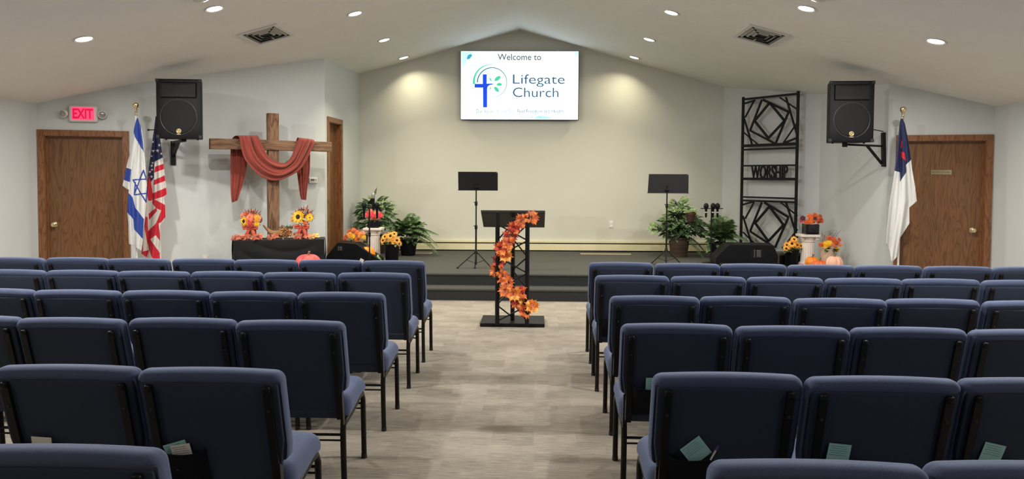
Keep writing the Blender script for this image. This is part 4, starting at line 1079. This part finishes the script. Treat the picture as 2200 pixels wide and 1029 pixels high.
usr = [[(333, 358), (352, 351.5), (353, 363), (331, 371)], [(331, 387), (354, 376.5), (355, 388.5), (330, 398)], [(327, 416), (357, 403), (359, 417), (352, 422), (327, 430)],
       [(310, 380), (323, 380), (328, 415), (326, 431), (318, 431)], [(329, 428), (336, 430), (356, 441), (357, 465), (345, 478), (341, 480), (345, 520), (335, 505), (322, 515), (318, 500), (335, 480), (343, 462), (346, 452), (335, 447), (327, 435)],
       [(319, 459), (336, 446), (338, 453), (320, 473)], [(317, 497), (338, 478), (344, 509), (333, 505), (323, 514), (343, 543), (345, 560), (329, 560), (320, 534), (317, 520)],
       [(310, 462), (317, 467), (318, 502), (317, 529), (309, 478)], [(303, 515), (305.5, 515), (308, 537), (305, 545), (302, 545)], [(307, 540), (321, 537), (315, 553), (304, 545)]]
stars = [(339, 295, 2.6), (342, 312, 3.6), (329, 305, 2.8), (338, 323.5, 4.2), (329, 324, 3.4), (346.5, 330, 3.0), (325.5, 335.5, 2.6), (326, 356, 3.8), (328, 350, 2.4), (326.8, 364.5, 3.2), (321.8, 369, 3), (325.5, 379.5, 3.4)]
def in_star(x, y, s_):
    dx, dy = x - s_[0], -(y - s_[1]); r = math.hypot(dx, dy)
    if r > s_[2]: return False
    a_ = (math.atan2(dx, dy)) % (2*PI/5); a_ = min(a_, 2*PI/5 - a_)
    ri = .40; # inner radius ratio
    x1_, y1_ = 1, 0; x2_, y2_ = ri*math.cos(PI/5), ri*math.sin(PI/5)
    px_, py_ = r/s_[2]*math.cos(a_), r/s_[2]*math.sin(a_)
    return (x2_-x1_)*(py_-y1_) - (y2_-y1_)*(px_-x1_) > 0
def usa(x, y):
    if inpoly(x, y, canton): return 0 if any(in_star(x, y, s_) for s_ in stars) else 2
    if any(inpoly(x, y, p) for p in usr): return 1
    return 0
flag('American flag with stars and red stripes partly behind the left loudspeaker',
     [(250, 334.5, 337), (280, 331, 342), (300, 328, 344), (339, 323, 349.5), (380, 317.5, 354), (416, 315.5, 358.5), (421, 315, 356), (426, 314, 352), (440, 314, 354.5), (466, 312.5, 355.5), (478, 311, 349), (486, 310, 344), (520, 306, 343), (545, 304, 343), (553, 313, 343.5), (560, 323, 344)],
     [(250, 334, 337.5), (300, 327.5, 345), (339, 322.5, 350), (416, 313, 359), (470, 309, 358), (560, 303, 345.5)], 9.20, usa, [cream_cloth, red_cloth, navy_cloth], (338, 240, 0), (345, 556), 2.4, nu=150, nv=520)
chb = [(1934, 250), (1946, 262), (1951.5, 300), (1959, 342), (1946, 354), (1947, 369), (1934, 391), (1933, 370), (1915, 365), (1928, 300)]
def chf(x, y):
    if inpoly(x, y, [(1936, 325), (1943, 328), (1946, 346), (1936, 337)]) or inpoly(x, y, [(1936, 304), (1939, 302), (1938, 318), (1935, 319)]): return 2
    return 1 if inpoly(x, y, chb) else 0
flag('white flag with dark blue corner and red cross hanging beside the right door',
     [(255, 1935, 1939), (265, 1932.5, 1944), (300, 1929, 1951), (343, 1925, 1957.5), (366, 1922, 1960), (400, 1917, 1966), (432, 1912, 1969.5), (439, 1911, 1962), (446, 1910, 1953.5), (480, 1907, 1954), (495, 1905, 1944), (510, 1903, 1934), (519, 1902, 1932.5), (530, 1908, 1931.5), (538, 1912, 1931), (548, 1913, 1930), (561, 1915, 1919)],
     [(255, 1934.5, 1939.5), (265, 1932, 1945), (300, 1928.5, 1952), (366, 1921, 1962), (432, 1911, 1970), (480, 1906, 1962), (561, 1901, 1940)], 8.95, chf, [white_cloth, navy_cloth, red_cloth], (1940, 240, 1), (1929, 556), 4.1)

# ------------------------------------------------------------------ worship panel
pn_l, pn_r = at(1597, 211, 12.08), None
xa = (V((*pF, 0)) - V((*pE, 0))).normalized(); na = V((0, 0, 1)).cross(xa)
P_l = on_plane(1597, 211, V((*pF, 0)) - na*.13, na)
wp_ = thing('metal_wall_panel', 'tall black metal screen reading WORSHIP with nested-square patterns', 'metal screen'); wp_.matrix_basis = frame((P_l.x, P_l.y, .3), xa, na, (0, 0, 1))
inv = wp_.matrix_basis.inverted()
def ploc(px, py):
    q = inv @ on_plane(px, py, P_l, na); return (q.x, q.z)
def zm(x, y): return ploc(1570 + x/2.573, 180 + y/2.573)
Wp = zm(368, 300)[0]; Hp = zm(70, 80)[1]
for x in (0, Wp): MB().box((x-.0175, -.015, 0), (x+.0175, .015, Hp+.02)).build('upright', blackm, wp_, smooth=False)
for y, t_ in ((82, .032), (340, .045), (362, .028), (454, .026), (526, .042), (629, .026), (649, .03)):
    z = (zm(70, y)[1] + zm(368, y - (y < 100)*22 - (y > 100)*(y < 500)*5 + (y > 600)*2)[1])/2
    MB().box((0, -.014, z - t_/2), (Wp, .014, z + t_/2)).build('rail', blackm, wp_, smooth=False)
MB().box((0, -.014, 0), (Wp, .014, .03)).build('rail', blackm, wp_, smooth=False)
up_ = [((67, 112), (135, 92), .028), ((128, 95), (80, 185), .022), ((172, 88), (107, 258), .03), ((215, 105), (132, 205), .036), ((218, 108), (298, 205), .036), ((132, 205), (208, 300), .036), ((298, 205), (208, 300), .036), ((178, 88), (320, 155), .036), ((320, 155), (248, 330), .03),
       ((107, 258), (240, 328), .03), ((67, 170), (117, 333), .026), ((67, 265), (148, 333), .018), ((272, 76), (369, 142), .02), ((305, 74), (369, 290), .026), ((369, 212), (290, 328), .018), ((292, 328), (369, 298), .03)]
lo_ = [((67, 668), (130, 650), .028), ((128, 655), (80, 745), .022), ((172, 655), (107, 815), .03), ((212, 680), (135, 770), .036), ((215, 680), (292, 780), .036), ((135, 770), (208, 870), .036), ((292, 780), (208, 870), .036), ((185, 655), (320, 738), .036), ((318, 740), (245, 905), .03),
       ((107, 815), (235, 900), .03), ((67, 730), (117, 890), .026), ((67, 820), (140, 890), .018), ((275, 655), (369, 730), .02), ((305, 655), (369, 850), .026), ((369, 805), (290, 905), .018), ((285, 908), (369, 845), .03)]
for a_, b_, w_ in up_ + lo_:
    p, q = zm(*a_), zm(*b_); MB().bar((p[0], 0, p[1]), (q[0], 0, q[1]), w_, .02, 0, (0, 1, 0)).build('pattern_bar', blackm, wp_, smooth=False)
zl0, zl1 = zm(200, 527)[1], zm(200, 450)[1]; xl0, xl1 = zm(113, 490)[0], zm(315, 490)[0]
lt_ = MB(); text_into(lt_, 'WORSHIP', xl1-xl0, (zl1-zl0)*1.0, T(0, -.01, 0), ext=.02, bold=.018, cx=(xl0+xl1)/2, cz=(zl0+zl1)/2)
lt_.build('lettering', blackm, wp_, smooth=False, recalc=True)

# ------------------------------------------------------------------ potted plants
def broad_leaf(mb, o, d, r, up, mi=0, wid=.34):
    d = V(d).normalized(); s_2 = d.cross(V(up)).normalized(); n = s_2.cross(d)
    pts = []; fs = []
    prof = [(0, .02), (.15, .32), (.35, .48), (.6, .40), (.82, .2), (1.0, .0)]
    for t_, w_ in prof:
        c_ = V(o) + d*(r*t_) - n*(.35*r*t_*t_); w2 = w_*r*wid*2
        pts += [c_ - s_2*w2 + n*.10*r*w_, c_, c_ + s_2*w2 + n*.10*r*w_]
    for i in range(5): fs += [(3*i, 3*i+1, 3*i+4, 3*i+3), (3*i+1, 3*i+2, 3*i+5, 3*i+4)]
    mb.add(pts, fs, mi)
def frond(o, d, L_, droop, nl=16, wl=.135, mi=0):
    b = MB(); d = V(d).normalized(); side = d.cross(V((0, 0, 1))); side = side.normalized() if side.length > .05 else V((1, 0, 0))
    pts = [V(o) + d*(L_*t) - V((0, 0, droop*L_*t*t)) for t in [i/12 for i in range(13)]]
    b.tube(pts, [.004*(1 - .7*i/12) for i in range(13)], mi, 5)
    for i in range(2, nl*2):
        t = i/(nl*2); j = t*12; a_ = int(j); p = pts[a_].lerp(pts[min(12, a_+1)], j-a_); tg = (pts[min(12, a_+1)] - pts[a_-1 if a_ else 0]).normalized()
        l = wl*math.sin(PI*min(1, t*.9+.12))**.6*rnd.uniform(.85, 1.1)
        for sg in (-1, 1):
            dd = (side*sg*.85 + tg*.6 - V((0, 0, .22 + rnd.uniform(0, .15)))).normalized(); w = tg*.0085
            mid = p + dd*l*.5; b.add([p - w*.5, mid - w, p + dd*l - V((0, 0, .1*l)), mid + w], [(0, 1, 2, 3)], mi)
    return b
def pot_plant(px, Y, lab, name, pot_r, pot_h, pot_m, leaves, fronds, prof=None, zbase=.3):
    c = at(px, 500, Y); t = thing(name, lab, 'potted plant', (c.x, Y, zbase))
    MB().lathe(prof or [(pot_r*.72, 0), (pot_r*.74, .01), (pot_r*.95, pot_h*.9), (pot_r, pot_h*.92), (pot_r, pot_h), (pot_r*.92, pot_h), (pot_r*.9, pot_h-.02)], 0, 32).build('pot', pot_m, t)
    MB().lathe([(pot_r*.9, pot_h-.03), (.001, pot_h-.02)], 0, 20).build('soil', soil, t)
    for (n, cx_, cz_, rx, rz, r0, r1, m_) in leaves:
        b = MB()
        for i in range(n):
            th = rnd.uniform(0, 2*PI); ph_ = math.acos(rnd.uniform(-.5, 1)); q = V((math.sin(ph_)*math.cos(th), math.sin(ph_)*math.sin(th), math.cos(ph_)))
            rr = rnd.uniform(.55, 1)
            p = V((cx_ + q.x*rx*rr, q.y*rx*.7*rr, cz_ + q.z*rz*rr)); d = V((q.x, q.y*.8 - .25, q.z*.5 - .1 + rnd.uniform(-.3, .4)))
            broad_leaf(b, p, d, rnd.uniform(r0, r1), (rnd.uniform(-.3, .3), -.5, 1), 0)
            if i % 4 == 0: b.tube([(cx_*.6, 0, pot_h-.02), V((cx_*.6, 0, pot_h)).lerp(p, .5) + V((0, 0, .05)), p], .003, 1, 4)
        b.build('foliage', [m_, green_d], t)
    for (ox, oz, dx, dy_, dz, L_, dr2) in fronds:
        frond((ox, 0, oz), (dx, dy_, dz), L_, dr2).build('frond', palm_m, t)
    return t
# left group
pot_plant(808, 12.0, 'tall leafy green potted plant behind the left microphone stand', 'potted_plant', .17, .30, wicker,
          [(150, -.02, .56, .30, .34, .10, .15, green_d), (34, 0.0, .70, .26, .26, .11, .16, green_v)], [])
fr = []
for i in range(48):
    dxx = rnd.uniform(-.9, 1); fr.append((rnd.uniform(-.04, .04), .32, dxx, rnd.uniform(-.8, .3), rnd.uniform(.45, 1.7), rnd.uniform(.42, .60), rnd.uniform(.35, .8)))
fr += [(0, .3, 1, -.1, .75, .62, .55), (0, .3, .9, -.3, .55, .62, .75), (0, .3, 1, .1, .95, .60, .62), (0, .3, .8, -.2, .2, .55, .75)]
pot_plant(877, 11.75, 'green potted palm with arching fronds left of the stage centre', 'potted_palm', .15, .26, plastic, [(50, .02, .26, .17, .20, .07, .11, green_m)], fr)
# right group
pot_plant(1459, 11.9, 'large leafy plant in a brown ribbed basket, right of stage', 'potted_plant', .175, .31, ribbed,
          [(210, .05, .45, .34, .24, .08, .13, green_d), (90, -.02, .52, .30, .28, .08, .13, green_m), (60, .02, .72, .17, .20, .10, .15, green_v), (16, -.30, .46, .12, .10, .12, .17, green_v), (12, -.08, .34, .10, .08, .11, .15, green_v)], [(0, .33, 1, -.3, .3, .45, .9), (0, .33, .9, -.5, .1, .45, 1.0)])
c = at(1483, 480, 11.6)
sp2 = thing('terracotta_pot', 'small reddish flower pot nestled in the large right plant', 'flower pot', (c.x, 11.58, c.z + .03))
MB().lathe([(.05, 0), (.075, .11), (.082, .11), (.082, .14), (.07, .14), (.066, .12)], 0, 24).build('pot', terra, sp2)
b = MB()
for i in range(12): broad_leaf(b, (rnd.uniform(-.04, .04), rnd.uniform(-.04, .04), .13), (rnd.uniform(-1, 1), rnd.uniform(-1, .2), rnd.uniform(.3, 1)), rnd.uniform(.08, .12), (0, -.5, 1))
b.build('foliage', green_v, sp2)
fr = [(rnd.uniform(-.03, .03), .28, rnd.uniform(-.7, .8), rnd.uniform(-.8, .4), rnd.uniform(.6, 2.6), rnd.uniform(.42, .64), rnd.uniform(.3, .75)) for i in range(60)]
pot_plant(1549, 11.55, 'bushy green palm beside the right microphone stand', 'potted_palm', .16, .26, plastic, [(60, 0, .26, .18, .16, .07, .12, green_m)], fr)

# ------------------------------------------------------------------ columns, flower pots, pumpkins
def column(px, Y, ztop_, lab):
    c = at(px, 500, Y); t = thing('plaster_column', lab, 'pedestal', (c.x, Y, .3)); h = ztop_ - .3
    MB().rbox((0, 0, .02), (.24, .24, .04), .006, 2).lathe([(.118, .04), (.118, .055), (.10, .07), (.094, .08)], 0, 32).build('base', plaster, t)
    MB().lathe([(.096, .07), (.088, h*.5), (.084, h-.10)], 0, 160, None, 20, .035).build('fluted_shaft', plaster, t, ang=70)
    cp = MB().lathe([(.086, h-.11), (.098, h-.10), (.09, h-.09), (.105, h-.05), (.115, h-.04)], 0, 32).rbox((0, 0, h-.018), (.27, .25, .036), .006, 2)
    cp.build('capital', plaster, t)
    for sx in (-1, 1):
        MB().tube([(sx*(.105 + .022*math.cos(a_*.6)*(1-a_/16)), -.09, h - .062 + .022*math.sin(a_*.6)*(1-a_/16)) for a_ in range(14)], .006, 0, 6).build('scroll', plaster, t)
    return t
zc_l = at(803, 489, 10.95).z; column(803, 10.95, zc_l, 'white fluted plaster column behind the left microphone stand')
zc_r = at(1736, 503, 10.7).z; column(1736, 10.7, zc_r, 'white fluted plaster column with black flower pot on top')
def arrangement(px, base, Y, pot_h, pot_r, pot_m, heads, lab, name='flower_pot', square=False, wisps=0, green=10, tape=.9):
    c = at(px, 500, Y); t = thing(name, lab, 'flower arrangement', (c.x, Y, base))
    if square: MB().rbox((0, 0, pot_h/2), (2*pot_r, 2*pot_r, pot_h), .008, 3).build('pot', pot_m, t)
    else: MB().lathe([(pot_r*tape*.9, 0), (pot_r*tape*.92, .01), (pot_r, pot_h-.015), (pot_r*1.05, pot_h-.012), (pot_r*1.05, pot_h), (pot_r*.9, pot_h)], 0, 28).build('pot', pot_m, t)
    if green:
        b = MB()
        for i in range(green): broad_leaf(b, (rnd.uniform(-pot_r, pot_r), rnd.uniform(-pot_r, 0), pot_h + rnd.uniform(-.01, .03)), (rnd.uniform(-1, 1), -.6, rnd.uniform(-.3, .8)), rnd.uniform(.05, .08), (0, -.5, 1))
        b.build('foliage', green_d, t)
    if wisps:
        b = MB()
        for i in range(wisps):
            p = V((rnd.uniform(-.08, .08), 0, pot_h+.03)); dx = rnd.uniform(-1, 1)*.13; hh = rnd.uniform(.10, .24)
            b.tube([p, p + V((dx*.4, 0, hh*.7)), p + V((dx*.9, .0, hh)), p + V((dx*1.3, 0, hh*.93))], [.0025, .002, .0015, .001], 0, 4)
        b.build('dry_grass', MATS['plum_stem'], t)
    for (x, z, r, m_, kind) in heads:
        o_ = V((x, -.05 - rnd.uniform(0, .035), pot_h + z)); n_ = V((x*2.2, -.45, z*1.5 + .05)).normalized()
        if kind == 'd': flower(t, o_, n_, r*1.15, m_, 14, 2, .30, .12, 1.2)
        else: mum(t, o_, n_, r, m_)
    return t
zz = zc_l + .001
arrangement(804, zz, 10.95, .115, .085, glossblack, [(-.115, .07, .05, pt_coral, 'm'), (-.07, .08, .055, pt_pink, 'm'), (0, .075, .055, pt_pink, 'm'), (.10, .07, .055, pt_pink, 'm'), (.05, .11, .045, pt_coral, 'm'), (-.04, .13, .045, pt_coral, 'm'), (.07, .05, .045, pt_coral, 'm'), (-.03, .03, .04, pt_coral, 'm'), (.03, .02, .038, pt_dkorange, 'm')],
            'glossy black pot of coral and pink flowers on the left column', 'flower_pot', True, green=14)
arrangement(765, .3, 10.9, .30, .10, basket_m, [(-.13, .05, .055, pt_dkorange, 'm'), (-.07, .09, .06, pt_gold, 'm'), (-.03, .07, .055, pt_yellow, 'm'), (.03, .12, .05, pt_orange, 'm'), (.09, .09, .06, pt_gold, 'm'), (.13, .06, .045, pt_yellow, 'm'), (.04, .03, .055, pt_orange, 'm'), (-.09, .14, .04, pt_dkorange, 'm'), (.12, .12, .04, pt_coral, 'm'), (-.02, .16, .04, pt_orange, 'm'), (-.14, .0, .04, pt_coral, 'm')],
            'basket of yellow and orange mums beside the left floor monitor', 'flower_basket', wisps=16)
arrangement(842, .3, 10.85, .26, .11, plastic, [(-.115, .055, .055, pt_gold, 'd'), (-.01, .12, .066, pt_gold, 'd'), (.085, .06, .055, pt_gold, 'd'), (-.01, .02, .066, pt_gold, 'd'), (-.09, .11, .05, pt_gold, 'd'), (.045, .15, .045, pt_gold, 'd'), (.12, .01, .042, pt_gold, 'd')],
            'black pot of golden dark-eyed daisies right of the left column', 'flower_pot', green=26)
arrangement(1741, zc_r + .001, 10.7, .145, .092, glossblack, [(-.13, .08, .05, pt_plum, 'm'), (-.09, .03, .045, pt_dkorange, 'm'), (-.02, .045, .065, pt_orange, 'm'), (.07, .05, .06, pt_dkorange, 'm'), (.12, .05, .05, pt_dkorange, 'm'), (-.04, .11, .055, pt_orange, 'm'), (.04, .12, .055, pt_orange, 'm'), (.10, .11, .045, pt_dkorange, 'm'), (.03, .08, .04, pt_plum, 'm'), (-.15, .04, .03, pt_pink, 'm')],
            'square glossy black pot of orange flowers on the right column', 'flower_pot', True, green=8)
arrangement(1702, .3, 10.75, .235, .10, plastic, [(-.10, .02, .05, pt_gold, 'd'), (-.02, -.0, .066, pt_gold, 'd'), (-.03, .09, .06, pt_gold, 'd'), (.045, .07, .052, pt_gold, 'd'), (.0, .15, .052, pt_gold, 'd'), (.10, .06, .045, pt_gold, 'd'), (-.09, .07, .045, pt_gold, 'd')],
            'black pot of golden dark-eyed daisies left of the right column', 'flower_pot', green=26)
arrangement(1779, .3, 10.3, .29, .095, basket_m, [(-.12, .06, .04, pt_dkorange, 'm'), (-.06, .06, .062, pt_yellow, 'm'), (-.02, .085, .055, pt_yellow, 'm'), (.04, .06, .05, pt_coral, 'm'), (.08, .09, .055, pt_dkorange, 'm'), (.05, .13, .05, pt_dkorange, 'm'), (.13, .07, .045, pt_coral, 'm'), (-.01, .15, .045, pt_dkorange, 'm'), (.10, .0, .05, pt_yellow, 'm'), (.13, .13, .04, pt_dkorange, 'm')],
            'whitewashed basket of yellow and orange mums right of the column', 'flower_basket', wisps=26)
def pumpkin(px, base, Y, r, h, m_, lab, ribs=10, stem=True, wide=None):
    c = at(px, 500, Y); t = thing('pumpkin', lab, 'pumpkin', (c.x, Y, base)); n = 18; prof = []
    for i in range(n+1):
        a_ = -PI/2 + PI*i/n; prof.append((max(.002, r*math.cos(a_)**.75 if math.cos(a_) > 0 else .002), h/2 + h/2*math.sin(a_) - (.10*h if i == n else (.04*h if i == n-1 else 0))))
    MB().lathe(prof, 0, 80, None, ribs, .055).build('body', m_, t, ang=80)
    if stem: MB().tube([(0, 0, h*.86), (.004, 0, h*1.02), (.016, -.005, h*1.02 + .03)], [.016, .011, .013], 0, 8).build('stem', stem_m, t)
    return t
pumpkin(790, .3, 10.64, .105, .24, pumpkin_o, 'orange pumpkin at the foot of the left column')
pumpkin(1746, .3, 10.42, .092, .17, pumpkin_o, 'orange pumpkin at the foot of the right column')
pumpkin(1762, .3, 10.16, .10, .15, pumpkin_r, 'flat red-orange pumpkin in front of the right column', 12)
pumpkin(1794, .3, 10.02, .108, .225, pumpkin_p, 'pale pink pumpkin at the right end of the autumn display')
# red pumpkin on a low black riser in front of the table
c = at(662, 545, 8.72); ph_ = .20
rs = thing('display_stool', 'low black stool holding the red pumpkin before the table', 'stool', (c.x, 8.72, 0)); zt2 = at(662, 546, 8.72).z - ph_
MB().rbox((0, 0, zt2 - .015), (.30, .30, .03), .006, 2).build('seat', blackm, rs)
for sx in (-1, 1):
    for sy in (-1, 1): MB().box((sx*.12-.014, sy*.12-.014, 0), (sx*.12+.014, sy*.12+.014, zt2-.03)).build('leg', blackm, rs, smooth=False)
pumpkin(662, zt2, 8.72, .145, ph_, pumpkin_red, 'red pumpkin peeking over the front-row chairs below the table', 8)
# small gourd and scattered leaves by the columns
g = thing('ornamental_gourd', 'small green and white gourd beside the left column', 'gourd', tuple(V((at(812, 500, 10.6).x, 10.6, .3))))
MB().lathe([(.01, 0), (.04, .015), (.05, .04), (.04, .07), (.02, .095), (.014, .12), (.004, .13)], 0, 24, None, 8, .05).build('body', green_v, g)
MB().tube([(0, 0, .125), (.01, 0, .15)], .005, 0, 6).build('stem', stem_m, g)
for i, (px, Y) in enumerate(((1722, 10.28), (1737, 10.2), (1752, 10.16), (1780, 10.2), (1790, 10.22), (1800, 10.2))):
    c = at(px, 500, Y); t = thing('silk_leaf_sprig', 'red silk leaves scattered around the pumpkins by the right column', 'leaves', (c.x, Y, .3), group='leaves around the right pumpkins')
    b = MB()
    for j in range(4): maple(b, V((rnd.uniform(-.03, .03), rnd.uniform(-.02, .02), .03 + .012*j)), rdir((0, -.8, .6), .5), rnd.uniform(0, 6), rnd.uniform(.03, .042))
    b.build('leaves', [mp_red, mp_coral, mp_orange][i % 3], t, ang=25); MB().tube([(-.03, 0, .006), (.03, .01, .010)], .0025, 0, 5).build('stem', stem_m, t)
for i, (px, py) in enumerate(((778, 540), (793, 533))):
    pass
